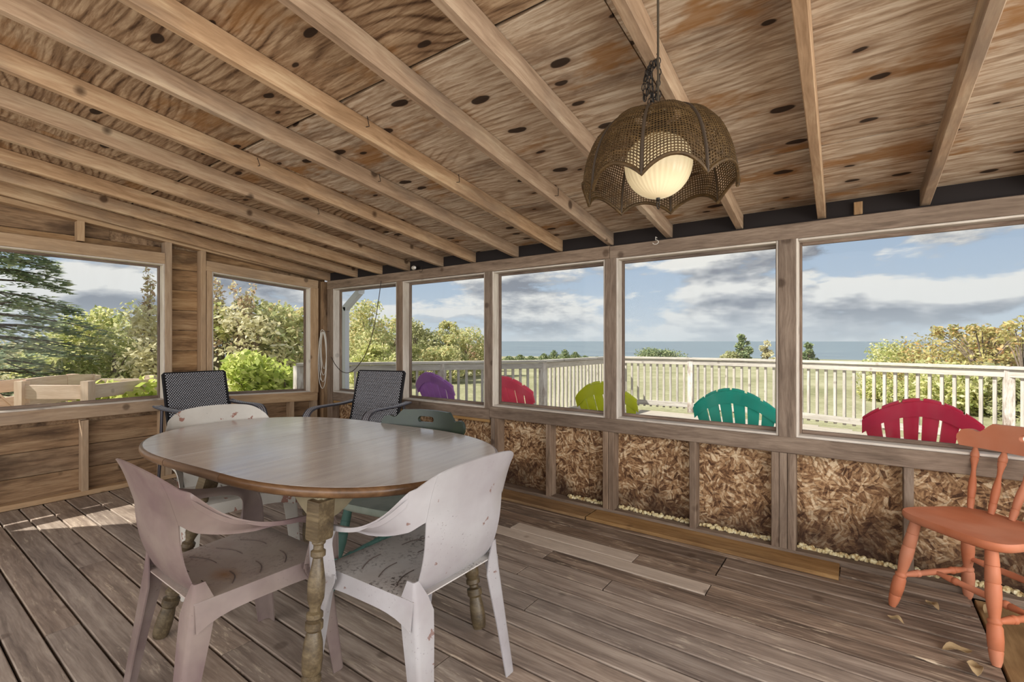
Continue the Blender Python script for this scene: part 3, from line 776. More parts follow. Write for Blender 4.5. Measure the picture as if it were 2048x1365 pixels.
# ---------------- turned wooden side chairs
def crest(w=.54, n=40, th=.022, mat=None, par=None, tilt=.16, base=(0, -.282, .705), curve=.045):
    """crest rail: raised centre, S-shaped shoulders, rounded ends and a stadium hand hole"""
    def zt(u):
        a = abs(u)
        if a > .97: return .078 - .03 * ((a - .97) / .03) ** 2
        if a > .74: return .070 + .010 * math.sin((a - .74) / .23 * PI)
        if a > .52: s = (a - .52) / .22; s = s * s * (3 - 2 * s); return .118 - .048 * s
        return .118 - .004 * (a / .52) ** 2
    def zb(u):
        a = abs(u); return .0 + (.03 * ((a - .95) / .05) ** 2 if a > .95 else 0) - .004 * (1 - a)
    def hole(u):
        a = abs(u) * w / 2
        if a >= .052: return None
        r = .016; h = r if a < .036 else math.sqrt(max(0, r * r - (a - .036) ** 2))
        return (.068 - h, .068 + h)
    us = sorted(set([-1 + 2 * i / n for i in range(n + 1)] + [s * v / (w / 2) for s in (-1, 1) for v in (.052, .0515, .049, .045, .04, .036, .02)]))
    q = MB()
    def P(u, z, side):
        x = u * w / 2; y = base[1] - tilt * z + curve * u * u + side * th / 2 * (1 if True else 0)
        return (x, y, base[2] + z)
    def col(a, b, l0, h0, l1, h1):
        v = [P(a, l0, 1), P(b, l1, 1), P(b, h1, 1), P(a, h0, 1), P(a, l0, -1), P(b, l1, -1), P(b, h1, -1), P(a, h0, -1)]
        q.add(v, [(0, 1, 2, 3), (7, 6, 5, 4), (3, 2, 6, 7), (4, 5, 1, 0)])
    for a, b in zip(us[:-1], us[1:]):
        ha, hb = hole(a), hole(b)
        if ha is None and hb is None: col(a, b, zb(a), zt(a), zb(b), zt(b))
        else:
            ha = ha or (.068, .068); hb = hb or (.068, .068)
            col(a, b, zb(a), ha[0], zb(b), hb[0]); col(a, b, ha[1], zt(a), hb[1], zt(b))
    for u in (us[0], us[-1]): q.add([P(u, zb(u), 1), P(u, zt(u), 1), P(u, zt(u), -1), P(u, zb(u), -1)], [(0, 1, 2, 3)])
    return q.obj('crest_rail', mat, par, smooth=True, ang=45)
LEG2 = [(0, .019), (.10, .021), (.16, .022), (.165, .0195), (.175, .022), (.30, .024), (.31, .021), (.32, .024), (.42, .0245), (.52, .021), (.60, .0165), (.615, .0165), (.625, .0215), (.645, .0215), (.655, .019), (.68, .0235), (.78, .0245), (.86, .0225), (.865, .020), (.875, .022), (.95, .0185), (1, .013)]
SPIN = [(0, .011), (.12, .0145), (.16, .0135), (.165, .0115), (.175, .0135), (.3, .0155), (.42, .0145), (.52, .010), (.60, .0085), (.68, .0105), (.78, .016), (.80, .013), (.81, .0165), (.86, .0165), (.94, .010), (1, .007)]
STR = [(0, .0085), (.08, .0105), (.20, .015), (.215, .012), (.23, .0165), (.26, .0165), (.28, .012), (.5, .0145), (.72, .012), (.74, .0165), (.77, .0165), (.785, .012), (.80, .015), (.92, .0105), (1, .0085)]
def side_chair(name, label, loc, rz, mat, mat_leg=None, seatmat=None, group=None):
    t = thing(name, label, 'chair', (loc[0], loc[1], 0), rz, group)
    ml = mat_leg or mat
    # seat: rounded trapezoid slab, wider in front
    out = []
    for i in range(48):
        a = 2 * PI * i / 48; c, s = math.cos(a), math.sin(a); e = 2 / 4.2
        x = abs(c) ** e * (1 if c > 0 else -1); y = abs(s) ** e * (1 if s > 0 else -1)
        out.append((x * (.20 + .022 * y), y * .195))
    q = MB(); rings = []
    for z, k in ((.405, .93), (.412, .985), (.425, 1.0), (.436, 1.0), (.442, .985)): rings.append([(x * k, y * k, z) for x, y in out])
    q.loft(rings, cap=False); kk = len(out)
    q.add([(x * .93, y * .93, .405) for x, y in out], [tuple(range(kk))])
    prev = [(x * .985, y * .985, .442) for x, y in out]
    for r, z in ((.8, .441), (.5, .436), (.2, .434)):
        nx = [(x * r, y * r, z) for x, y in out]
        q.add(prev + nx, [(i, (i + 1) % kk, kk + (i + 1) % kk, kk + i) for i in range(kk)]); prev = nx
    q.add(prev, [tuple(range(kk))])
    q.obj('seat', seatmat or mat, t, smooth=True, ang=50)
    lg = {}
    for sx in (-1, 1):
        for sy in (-1, 1):
            a = Vector((sx * .145, sy * .135, .412)); b = Vector((sx * .205, sy * .195 + (-.02 if sy < 0 else 0), 0)); lg[sx, sy] = (a, b)
            MB().lathe(a, b, LEG2, 14).obj('leg', ml, t, smooth=True, ang=50)
    mid = {}
    for sx in (-1, 1):
        a = lg[sx, 1][0].lerp(lg[sx, 1][1], .64); b = lg[sx, -1][0].lerp(lg[sx, -1][1], .64); mid[sx] = (a + b) / 2
        MB().lathe(a, b, STR, 10).obj('stretcher', ml, t, smooth=True, ang=50)
    MB().lathe(mid[-1], mid[1], STR, 10).obj('stretcher', ml, t, smooth=True, ang=50)
    a, b = (lg[-1, -1][0].lerp(lg[-1, -1][1], .5), lg[1, -1][0].lerp(lg[1, -1][1], .5))
    MB().lathe(a, b, STR, 10).obj('stretcher', ml, t, smooth=True, ang=50)
    for i in range(5):
        u = -1 + i * .5
        a = (u * .150, -.155 - .012 * (1 - u * u), .44); b = (u * .205, -.285 + .045 * (u * .78) ** 2, .712)
        MB().lathe(a, b, SPIN, 10).obj('spindle', mat, t, smooth=True, ang=50)
    crest(mat=mat, par=t)
    return t
M['orange'] = paint('orange_paint', '#bb7150', .55, dirt='#a8603f', d_amt=.5, d_scale=7, chips='#7a4026', c_amt=.72, dirt2='#c98f74', spec=.3)
M['green'] = paint('dark_green_paint', '#28322a', .35, dirt='#35422f', d_amt=.5, d_scale=8)
M['green_leg'] = paint('teal_green_paint', '#4c7067', .5, dirt='#3c5850', d_amt=.5, d_scale=9)
M['green_seat'] = paint('worn_green_seat', '#a9b2a4', .5, dirt='#5b6e5e', d_amt=.7, d_scale=4)
side_chair('wooden_chair', 'orange painted wooden chair with turned legs and spindles by the window wall', (.398, 2.765), math.radians(135), M['orange'], group='turned wooden chairs')
side_chair('wooden_chair', 'dark green painted wooden chair tucked under the table, only its crest rail above the tabletop', (-1.865, 1.56), math.radians(180 + 10), M['green'], M['green_leg'], M['green_seat'], group='turned wooden chairs')

# ---------------- dark wicker armchairs
M['wicker'] = plain('wicker_glint_strand', '#9b9aa0', .35, spec=.6)  # pale grey puts the glints on the dark strands into their colour
M['wicker_back'] = plain('wicker_dark_base', '#17161a', .8)  # dark colour of the wicker base and back frame
M['tube'] = plain('dark_tube', '#55535a', .35, .6)
def weave(q, fn, nu, nv, pw, ph):
    """raised stitches over a surface fn(u,v)->(point, normal)"""
    for j in range(nv):
        for i in range(nu):
            u = (i + .5 + (.5 if j % 2 else 0)) / (nu + .5); v = (j + .5) / nv
            p, n, ax, ay = fn(u, v)
            a, b = ax * pw, ay * ph
            q.add([p - a * .5 - b * .5, p - a * .5 + b * .5, p + b * .5 + n * .006, p - b * .5 + n * .006, p + a * .5 + b * .5, p + a * .5 - b * .5], [(0, 3, 2, 1), (3, 5, 4, 2)])
def wicker_chair(loc, rz, label):
    t = thing('wicker_armchair', label, 'chair', (loc[0], loc[1], 0), rz, 'dark wicker armchairs')
    hw = .235
    def bk(u, v):
        x = (u * 2 - 1) * (hw - .01); y = -.20 - .15 * v; z = .40 + .53 * v
        return Vector((x, y, z))
    nB = Vector((0, .53, .15)).normalized(); ayB = Vector((0, -.15, .53)).normalized()
    base = MB().add([bk(0, 0) , bk(1, 0), bk(1, 1), bk(0, 1)] , [(0, 1, 2, 3)])
    o = base.obj('backrest', M['wicker_back'], t, solid=.008)
    q = MB(); weave(q, lambda u, v: (bk(u, v) + nB * .0105, nB, Vector((1, 0, 0)), ayB), 24, 48, .0128, .0066)
    weave(q, lambda u, v: (bk(u, v) - nB * .0105, -nB, Vector((1, 0, 0)), ayB), 24, 48, .0128, .0066)
    tag(q.obj('woven_strands', M['wicker'], o, weld=False), kind='stuff')
    q = MB(); q.tube([(-hw, -.20, .40), (-hw, -.35, .925), (-hw + .01, -.353, .933), (hw - .01, -.353, .933), (hw, -.35, .925), (hw, -.20, .40)], .010, 8)
    q.obj('back_frame', M['wicker_back'], t, smooth=True)
    st = MB().box(-hw, hw, -.21, .24, .385, .405).obj('seat', M['wicker_back'], t)
    q = MB(); weave(q, lambda u, v: (Vector(((u * 2 - 1) * (hw - .01), -.2 + .43 * v, .406)), Vector((0, 0, 1)), Vector((1, 0, 0)), Vector((0, 1, 0))), 24, 40, .0128, .0066)
    tag(q.obj('woven_strands', M['wicker'], st, weld=False), kind='stuff')
    for s in (-1, 1):
        path = smooth_path([(-.345, .675), (-.28, .668), (-.12, .664), (.05, .668), (.17, .666), (.235, .640), (.27, .575), (.285, .48), (.29, .38), (.293, .15), (.297, 0)], 5)
        xi, xo = s * .245, s * .300
        q = MB(); q.grid(lambda u, v: (xi + (xo - xi) * u, *path[int(round(v * (len(path) - 1)))]), 1, len(path) - 1)
        arm = q.obj('armrest', M['wicker_back'], t, solid=.006)
        q = MB()
        for x in (xi, xo): q.tube([(x, y, z) for y, z in path], .0075, 6)
        q.obj('edge_tube', M['tube'], arm, smooth=True)
        q = MB()
        for j in range(len(path) - 1):
            y0, z0 = path[j]; y1, z1 = path[j + 1]
            if z0 < .2: continue
            dvec = Vector((0, y1 - y0, z1 - z0)); n_ = Vector((s, 0, 0)).cross(dvec).normalized() * s
            for h in range(2):
                for i in range(3):
                    p = Vector((xi + (xo - xi) * (i + .5 + (.0 if h else .15)) / 3.2, y0, z0)) + dvec * (h * .5 + .25)
                    a = Vector((.014, 0, 0)); b = dvec * .4
                    for sg in (1, -1): q.add([p - a * .5 - b * .5 + n_ * .004 * sg, p - a * .5 + b * .5 + n_ * .004 * sg, p + b * .5 + n_ * .009 * sg, p - b * .5 + n_ * .009 * sg, p + a * .5 + b * .5 + n_ * .004 * sg, p + a * .5 - b * .5 + n_ * .004 * sg], [(0, 3, 2, 1), (3, 5, 4, 2)])
        tag(q.obj('woven_strands', M['wicker'], arm, weld=False), kind='stuff')
        MB().tube([(s * .255, -.30, .66), (s * .262, -.30, .40), (s * .272, -.33, 0)], .012, 8).obj('leg', M['tube'], t, smooth=True)
    return t
wicker_chair((-4.235, 1.72), math.radians(-90), 'dark wicker armchair against the plank wall between the two side windows')
wicker_chair((-3.30, 2.40), math.radians(180 + 17), 'dark wicker armchair standing in front of the narrow corner window')

# ---------------- hanging lamp with scalloped cane shade
LX, LY = -.515, 1.49
RIMZ = 1.655
M['cane'] = wood('lamp_cane', ('#2c2116', '#4a3924', '#6b5538'), knots=0, scale=60, rough=.6, vary=0)
M['cane_dark'] = plain('lamp_binding', '#3e3226', .7)
M['chain'] = plain('dark_chain', '#221d1a', .5, .3)
lamp = thing('pendant_lamp', 'hanging lamp with scalloped woven cane shade around a ribbed cream globe', 'lamp', (LX, LY, RIMZ))
NP = 8
prof = smooth_path([(.070, .243), (.105, .240), (.148, .218), (.186, .172), (.209, .118), (.222, .06), (.226, .0)], 6)
def shade(th, s, off=0.0):
    """th in panels, s 0 top..1 rim"""
    p = th % 1.0; b = math.sin(PI * p)
    i = s * (len(prof) - 1); k = min(int(i), len(prof) - 2); f_ = i - k
    r = prof[k][0] * (1 - f_) + prof[k + 1][0] * f_; z = prof[k][1] * (1 - f_) + prof[k + 1][1] * f_
    z = z * (1 - .0) + (.04 * b ** .8) * s ** 3 + .006 * b
    r = r * (1 + .035 * b) + off
    a = 2 * PI * (th + .18) / NP
    return Vector((r * math.cos(a), r * math.sin(a), z))
q = MB(); PV = 20; NR = 40
def strip(pa, pb, wv, th=.0008):
    """thin ribbon segment set"""
    for a, b, c, d in zip(pa[:-1], pa[1:], pb[1:], pb[:-1]): q.add([a, b, c, d], [(0, 1, 2, 3)])
for k in range(NP):
    for i in range(PV):
        u0, u1 = k + (i + .28) / PV, k + (i + .66) / PV
        ss = [j / 20 for j in range(21)]
        strip([shade(u0, s) for s in ss], [shade(u1, s) for s in ss], 0)
for j in range(NR):
    s0, s1 = (j + .25) / NR, (j + .65) / NR
    n = NP * 8
    strip([shade(i / 8, s0, .0008 if (i % 2) else -.0008) for i in range(n + 1)], [shade(i / 8, s1, .0008 if (i % 2) else -.0008) for i in range(n + 1)], 0)
sh = q.obj('lamp_shade', M['cane'], lamp, solid=.0012, weld=False); tag(sh, kind='stuff')
for k in range(NP):
    MB().tube([shade(k, j / 16, .002) for j in range(17)], .0048, 6).obj('shade_rib', M['cane_dark'], lamp, smooth=True)
MB().tube([shade(i / 12, 1.0) for i in range(NP * 12)], .0055, 6, closed=True).obj('rim_binding', M['cane'], lamp, smooth=True)
MB().tube([shade(i / 8, 0.0) for i in range(NP * 8)], .0045, 6, closed=True).obj('top_binding', M['cane_dark'], lamp, smooth=True)
def globe_mat():
    m, T = new_mat('cream_globe')
    b = T.n('ShaderNodeBsdfPrincipled', {'Base Color': lin('#efe0bd'), 'Roughness': .25, 'Specular IOR Level': .4, 'Emission Color': lin('#f1d9a6'), 'Emission Strength': .3})
    T.n('ShaderNodeOutputMaterial', {0: b.outputs[0]}); return m
M['globe'] = globe_mat()
q = MB(); nr = 96
def gl(u, v):
    a = 2 * PI * u; ph = PI * (.10 + .90 * v) if v < 1 else PI
    r = .102 * math.sin(ph) * (1 + .022 * (abs(math.sin(a * 18)) - .5)); z = .100 + .098 * math.cos(ph) * (1.08 if math.cos(ph) < 0 else .95)
    return (r * math.cos(a), r * math.sin(a), z)
q.grid(gl, 144, 24, True); q.obj('globe', M['globe'], lamp, smooth=True, ang=80)
MB().lathe((0, 0, -.017), (0, 0, .010), [(0, .003), (.15, .007), (.4, .006), (.7, .011), (.85, .018), (1, .02)], 12).obj('finial', M['chain'], lamp, smooth=True)
MB().tube([(.0, .011 * math.sin(a), -.027 - .011 * math.cos(a) * 1.2) for a in [2 * PI * i / 14 for i in range(14)]], .0016, 6, closed=True).obj('pull_ring', M['chain'], lamp, smooth=True)
MB().lathe((0, 0, .19), (0, 0, .265), [(0, .04), (.1, .06), (.2, .03), (.8, .022), (.85, .05), (1, .012)], 12).obj('socket', M['chain'], lamp, smooth=True)
# gathered chain above the shade and the swag cord to the ceiling
q = MB(); rr = random.Random(3)
def ringlink(c, ax, rz_):
    c = Vector(c); q.tube([c + Matrix.Rotation(rz_, 3, 'Z') @ Vector((.006 * math.cos(a), 0, .011 * math.sin(a))) if ax else c + Matrix.Rotation(rz_, 3, 'Z') @ Vector((0, .006 * math.cos(a), .011 * math.sin(a))) for a in [2 * PI * i / 10 for i in range(10)]], .0016, 5, closed=True)
for i in range(12): ringlink((.004 * math.sin(i), .004 * math.cos(i),   .262 + i * .016), i % 2, i * .3)
for s in range(4):
    for i in range(11):
        a = PI * i / 10; ringlink((-.012 - .022 * math.sin(a) + rr.uniform(-.006, .006) + s * .008 - .012, rr.uniform(-.012, .012), .36 + .055 * math.cos(a) + s * .004), i % 2, rr.random() * 3)
ch = q.obj('chain', M['chain'], lamp, smooth=True); tag(ch, kind='stuff')
M['cord'] = plain('brown_cord', '#4a4136', .5)
yc = .9; xc = -.30
top = Vector((-.322, .93, zraf(.93) + .089)) - Vector((LX, LY, RIMZ))
base = Vector((0, 0, .26)); pts = []
for i in range(15):
    t_ = i / 14; p = base.lerp(top, t_ ** 1.25); p.z = base.z + (top.z - base.z) * (t_ ** .92) - .03 * math.sin(PI * t_); pts.append(p)
MB().tube(pts, .0032, 6).obj('cord', M['cord'], lamp, smooth=True)
light('lamp_bulb', 'POINT', (LX, LY, RIMZ + .235), (0, 0, 0), energy=4.0, color=(1, .82, .55), shadow_soft_size=.03)

# ---------------- coil of white cable on the corner post
M['cable'] = plain('white_cable', '#d9d4ca', .5)
cb = thing('cable_coil', 'coil of white cable hanging from a nail on the corner post', 'cable', (XL + .16, D - .05, 1.30))
rr = random.Random(11)
for s in range(4):
    w_ = .075 + s * .014; L_ = .40 + s * .07; pts = []
    for i in range(25):
        a = 2 * PI * i / 24; pts.append((w_ * math.sin(a) * (.3 + .7 * (1 - math.cos(a)) / 2) + s * .008 - .02, -.012 * s + .01 * math.sin(a * 2), -L_ / 2 * (1 - math.cos(a))))
    MB().tube(smooth_path(pts, 3)[:-1], .0032, 6).obj('cable_loop', M['cable'], cb, smooth=True)
MB().tube(smooth_path([(.0, .0, .0), (-.05, -.01, .02), (-.075, -.01, -.06), (-.05, -.01, -.35), (-.07, -.01, -.5), (-.06, -.01, -.53)], 5), .0032, 6).obj('cable_end', M['cable'], cb, smooth=True)
MB().tube([(.0, .12, .0), (0, -.03, .006)], .002, 6).obj('nail', M['chain'], cb)
# the cord looping across the narrow window
P0 = Vector((XL + .16, D - .03, 1.0))
pts = smooth_path([(-4.62, D - .03, 1.03), (-4.52, D - .03, .93), (-4.38, D - .035, .87), (-4.22, D - .03, .90), (-4.02, D - .03, 1.08), (-3.90, D - .03, 1.33), (-3.83, D - .028, 1.60), (-3.80, D - .02, 1.79)], 5)
o = MB().tube(pts, .0038, 6).obj('loose_cord', M['hook_dark'], smooth=True); tag(o, 'thin dark cord looping up in front of the narrow corner window', 'cord')

# ---------------- dry leaves on the floor
M['dry_leaf'] = paint('dry_leaf', '#a8906c', .8, dirt='#8a7350', d_amt=.6, d_scale=20)
for x, y, r_, s, lab in [(.30, 2.50, .4, .05, 'large curled dry leaf on the floor beside the front foot of the orange chair'), (.335, 2.40, 1.6, .045, 'long narrow dry leaf on the floor in front of the orange chair'), (.26, 2.86, 2.2, .035, 'small dry leaf on the floor under the orange chair'),
        (.47, 2.96, .9, .05, 'dry leaf on the floor against the wall behind the orange chair'), (.12, 2.62, 2.8, .03, 'smallest dry leaf, on the dark boards away from the orange chair')]:
    q = MB(); q.grid(lambda u, v: ((u - .5) * s * 2, (v - .5) * s * (math.sin(PI * u) ** .7), .006 + .010 * math.sin(PI * u * 1.4) ** 2 + .012 * (v - .5) ** 2 * 4 * math.sin(PI * u)), 8, 4)
    o = q.obj('dry_leaf', M['dry_leaf'], smooth=True, solid=.0006); o.location = (x, y, 0); o.rotation_euler = (0, 0, r_)
    tag(o, lab, 'leaf', 'dry leaves on the floor')

# ================================================================ OUTSIDE
def at(px, d):
    """ground position seen in direction px at distance d along the view axis"""
    t = (px - 1024) / FPX; c, s = math.cos(YAW), math.sin(YAW)
    return Vector(((-s + c * t) * d, (c + s * t) * d, 0))
def ground(x, y):
    r = math.hypot(x, y)
    z = -.45 - .25 * min(1, max(0, (y - 3) / 6))
    if r > 18: z -= (r - 18) * .016
    return z
# lawn, sea
def lawn_mat():
    m, T = new_mat('lawn_grass'); tc = T.n('ShaderNodeTexCoord').outputs['Object']
    n = T.noise(tc, .25, 5, .65).outputs[0]; f = T.noise(tc, 6, 4, .7).outputs[0]
    c = T.ramp(T.math('MULTIPLY_ADD', f, .45, T.math('MULTIPLY', n, .55)), [(.36, '#7c7c5a'), (.5, '#9a9776'), (.64, '#b3ae90')])
    finish(T, c, .9, f, .6, .05, .1); return m
M['lawn'] = lawn_mat()
q = MB()
q.grid(lambda u, v: (lambda a, r: (r * math.cos(a), r * math.sin(a), ground(r * math.cos(a), r * math.sin(a))))(math.radians(-40 + 280 * u), 2.0 + 90 * v * v + 8 * v), 80, 40)
lw = q.obj('lawn', M['lawn'], smooth=True); tag(lw, kind='structure')
def sea_mat():
    m, T = new_mat('sea_water'); tc = T.n('ShaderNodeTexCoord').outputs['Object']
    n = T.noise(T.vmath('MULTIPLY', tc, (.004, .02, 1)), 1.0, 5, .6).outputs[0]
    w_ = T.noise(T.vmath('MULTIPLY', tc, (.05, .25, 1)), 1.0, 4, .6).outputs[0]
    finish(T, T.ramp(n, [(.35, '#5f6d79'), (.65, '#7d8a90')]), .55, w_, .15, .3, .25); return m
M['sea'] = sea_mat()
q = MB(); q.grid(lambda u, v: (-30000 + 60000 * u, 60 + 32000 * v ** 3, -26), 4, 12)
se = q.obj('sea', M['sea']); tag(se, kind='structure')
# far shore haze strip of land is left to the sea line

# ---- deck outside the long windows
ZD = -.10; ZR = .90
PTS = [(-6.15, 3.55), (-4.05, 6.40), (-3.95, 8.85), (-2.50, 8.97), (-.78, 8.80), (1.42, 8.06), (3.2, 6.6), (4.2, 4.4)]
poly = [(4.2, D + .14)] + PTS[::-1] + [(-6.15, D + .14)]
dk = MB().prism(poly[::-1], ZD - .22, ZD - .035).obj('deck_floor', M['shade_and_dark']); tag(dk, kind='structure')
def deck_span(y):
    xs_ = []
    n = len(poly)
    for i in range(n):
        a, b = poly[i], poly[(i + 1) % n]
        if (a[1] - y) * (b[1] - y) < 0: xs_.append(a[0] + (y - a[1]) / (b[1] - a[1]) * (b[0] - a[0]))
    return min(xs_), max(xs_)
y = D + .21
while y < 8.85:
    a, b = deck_span(y); beam('deck_board', (a, y, ZD - .017), (b, y, ZD - .017), .136, .034, M['deck'], dk); y += .143
# ---- railing
rl = thing('deck_railing', 'weathered white-grey wooden railing with balusters around the deck', 'railing', (0, 0, ZD))
def rz_(z): return z - ZD
for i in range(len(PTS) - 1):
    a, b = Vector((*PTS[i], 0)), Vector((*PTS[i + 1], 0)); d = b - a; L = d.length; u = d / L; nr = Vector((u.y, -u.x, 0))   # nr points inwards
    if nr.dot(Vector((0, 3.5, 0)) - a) < 0: nr = -nr
    A = a - u * .02; B = b + u * .02
    beam('cap_rail', (A.x, A.y, rz_(ZR) - .018), (B.x, B.y, rz_(ZR) - .018), .15, .036, M['rail'], rl)
    for z0, z1 in ((rz_(ZR) - .13, rz_(ZR) - .042), (.09, .18)):
        p, q_ = a + nr * .02, b + nr * .02
        beam('rail', (p.x, p.y, (z0 + z1) / 2), (q_.x, q_.y, (z0 + z1) / 2), .038, z1 - z0, M['rail'], rl)
    n = max(2, int(round(L / .122)))
    for k in range(1, n):
        p = a.lerp(b, k / n) - nr * .02
        beam('baluster', (p.x, p.y, .06), (p.x, p.y, rz_(ZR) - .045), .036, .036, M['rail'], rl, up=u)
for i, p in enumerate(PTS):
    beam('post', (p[0], p[1], 0), (p[0], p[1], rz_(ZR) - .037), .095, .095, M['rail_post'], rl)
mid = Vector(PTS[0]).lerp(Vector(PTS[1]), .55); beam('post', (mid.x, mid.y, 0), (mid.x, mid.y, rz_(ZR) - .037), .095, .095, M['rail_post'], rl)

# ---- fan-back garden chairs in a row, facing the sea
def fan_plastic(name, col, dark):
    m, T = new_mat(name); tc = T.n('ShaderNodeTexCoord').outputs['Object']
    n = T.noise(tc, 7, 3, .5).outputs[0]
    c = T.mix(T.ramp(n, [(.4, 0.0), (.65, .35)]), lin(col), dark)
    p = T.n('ShaderNodeBsdfPrincipled', {'Base Color': c, 'Roughness': .42, 'Specular IOR Level': .4})
    tr = T.n('ShaderNodeBsdfTranslucent', {'Color': c})
    x = T.n('ShaderNodeMixShader', {0: .45, 1: p.outputs[0], 2: tr.outputs[0]})
    T.n('ShaderNodeOutputMaterial', {0: x.outputs[0]}); return m
def fan_chair(x, y, label, mat, rz=0):
    t = thing('garden_chair', label, 'chair', (x, y, ZD), rz, 'fan-back garden chairs on the deck')
    HT = .98
    # six slats fanning out from the seat, rounded top line, seen from behind
    NS = 6; W0, W1 = .165, .272
    def bpos(xx, zz):      # leaning back towards the house (chair faces +y)
        return (xx, -.06 - .30 * (zz - .30) / .68 + .035 * (xx / .27) ** 2, zz)
    def ztop(xx): return HT - .145 * (abs(xx) / W1) ** 1.9
    for k in range(NS):
        q = MB(); rows = []
        for j in range(9):
            v = j / 8; hw = W0 + (W1 - W0) * v
            e0 = (-1 + 2 * k / NS) * hw; e1 = (-1 + 2 * (k + 1) / NS) * hw; g = .0075
            xa, xb = e0 + g, e1 - g
            za, zb = .30 + (ztop(xa) - .30) * v, .30 + (ztop(xb) - .30) * v
            rows.append((bpos(xa, za), bpos((xa + xb) / 2, (za + zb) / 2 + (.004 if j == 8 else 0)), bpos(xb, zb)))
        q.grid(lambda u, v: rows[int(round(v * 8))][int(round(u * 2))], 2, 8)
        q.obj('back_slat', mat, t, solid=.018)
    for zc, th in ((.91, .085), (.40, .05)):
        q = MB()
        def bnd(u, v):
            xx = (u * 2 - 1) * (W0 + (W1 - W0) * .93 if zc > .6 else W0 + .015)
            zt_ = ztop(xx) - .012 if zc > .6 else zc + th
            z = zt_ - th * (1 - v); p = bpos(xx, z); return (p[0], p[1] - .012, p[2])
        q.grid(bnd, 16, 2); q.obj('back_band', mat, t, solid=.022)
    for k in range(5):
        yy = -.06 + k * .105; z = .33 + .012 * k
        beam('seat_slat', (-.25, yy, z), (.25, yy, z), .095, .02, mat, t)
    for s in (-1, 1):
        beam('armrest', (s * .32, -.32, .56), (s * .34, .44, .58), .13, .024, mat, t)
        beam('leg', (s * .30, .42, 0), (s * .30, .42, .57), .085, .03, mat, t)
        beam('leg', (s * .28, -.42, .02), (s * .28, .46, .36), .03, .10, mat, t)
        beam('arm_post', (s * .285, -.24, .12), (s * .285, -.24, .55), .03, .07, mat, t)
    return t
for x, y, col, dk_, lab in [(.275, 3.88, '#e8486a', '#cc3858', 'crimson fan-back garden chair behind the orange wooden chair'),
        (-.715, 3.88, '#46cdb8', '#35b09c', 'teal fan-back garden chair on the deck'),
        (-1.68, 3.88, '#dde03a', '#c4c824', 'lime yellow fan-back garden chair on the deck'),
        (-2.65, 3.88, '#f46c84', '#dc5570', 'raspberry red fan-back garden chair between the purple and lime chairs'),
        (-3.63, 3.88, '#c48cce', '#ae74ba', 'purple fan-back garden chair on the deck')]:
    fan_chair(x, y, lab, fan_plastic('plastic_' + lab.split()[0], col, dk_))

# ---- gutter and downspout at the corner of the house
M['white_metal'] = plain('white_metal', '#d5d8dc', .4)
gt = thing('downspout', 'white metal downspout with elbow outside the corner window', 'downspout', (-5.2, 3.62, 0))
MB().box(-.04, .04, -.03, .03, -.3, 1.62).obj('pipe', M['white_metal'], gt)
beam('elbow', (0, 0, 1.60), (.30, .0, 1.80), .06, .08, M['white_metal'], gt)
beam('outlet', (.29, 0, 1.78), (.33, 0, 1.96), .06, .09, M['white_metal'], gt)
gu = MB(); gu.add([(XL - .35, 3.43, 1.82), (XR + .3, 3.43, 1.82), (XR + .3, 3.51, 1.82), (XL - .35, 3.51, 1.82), (XL - .35, 3.43, 1.895), (XR + .3, 3.43, 1.895), (XR + .3, 3.52, 1.895), (XL - .35, 3.52, 1.895)], [(0,1,2,3),(0,4,5,1),(2,6,7,3),(0,3,7,4),(1,5,6,2)])
tag(gu.obj('gutter', M['white_metal']), 'white eaves gutter along the porch roof edge', 'gutter')

# ---- trees and bushes
def cards(q, rr, c, n, size, asp=.55, flat=0.0):
    """n small leaf cards around point c"""
def leaf_cloud(seed, blobs, n, size, asp=.5, droop=0.0):
    rr = random.Random(seed); q = MB(); tot = sum(b[3] * b[4] for b in blobs)
    for b in blobs:
        k = int(n * b[3] * b[4] / tot)
        for _ in range(k):
            while True:
                v = Vector((rr.uniform(-1, 1), rr.uniform(-1, 1), rr.uniform(-1, 1)))
                if .05 < v.length <= 1: break
            v = v.normalized() * (rr.random() ** .38)
            p = Vector((b[0] + v.x * b[3], b[1] + v.y * b[3], b[2] + v.z * b[4]))
            s = size * rr.uniform(.6, 1.35)
            d = Vector((rr.gauss(0, 1), rr.gauss(0, 1), rr.gauss(0, .7) - droop)).normalized()
            e = d.cross(Vector((rr.gauss(0, 1), rr.gauss(0, 1), rr.gauss(0, 1)))).normalized() * s * asp * .5
            d *= s * .5
            q.add([p - d, p + e, p + d, p - e], [(0, 1, 2, 3)])
    return q
LM = {}
LM['bush'] = leafmat('leaf_bush', [(0, '#98a463'), (.4, '#c2c57f'), (.8, '#e0dba0'), (1, '#f2ebc4')])
LM['bright'] = leafmat('leaf_bright', [(0, '#9aae50'), (.5, '#c8d070'), (1, '#ebeca0')], .45)
LM['olive'] = leafmat('leaf_olive', [(0, '#8e9568'), (.5, '#b7b788'), (1, '#dcd7ae')])
LM['rust'] = leafmat('leaf_rust', [(0, '#b89a84'), (.4, '#d2b89c'), (.7, '#d6d0a0'), (1, '#ece2c8')])
LM['aspen'] = leafmat('leaf_aspen', [(0, '#a8b07c'), (.5, '#cdcd94'), (.85, '#e6deac'), (1, '#dcc08e')], .4)
LM['conifer'] = leafmat('leaf_conifer', [(0, '#7f9276'), (.5, '#aab896'), (1, '#d6d8b6')], .45)
LM['far'] = leafmat('leaf_far', [(0, '#5f7352'), (.5, '#87956a'), (1, '#b0b284')], .2)
LM['autumn'] = leafmat('leaf_autumn', [(0, '#98955c'), (.4, '#bfb674'), (.75, '#d2c48c'), (1, '#cc9a66')], .4)
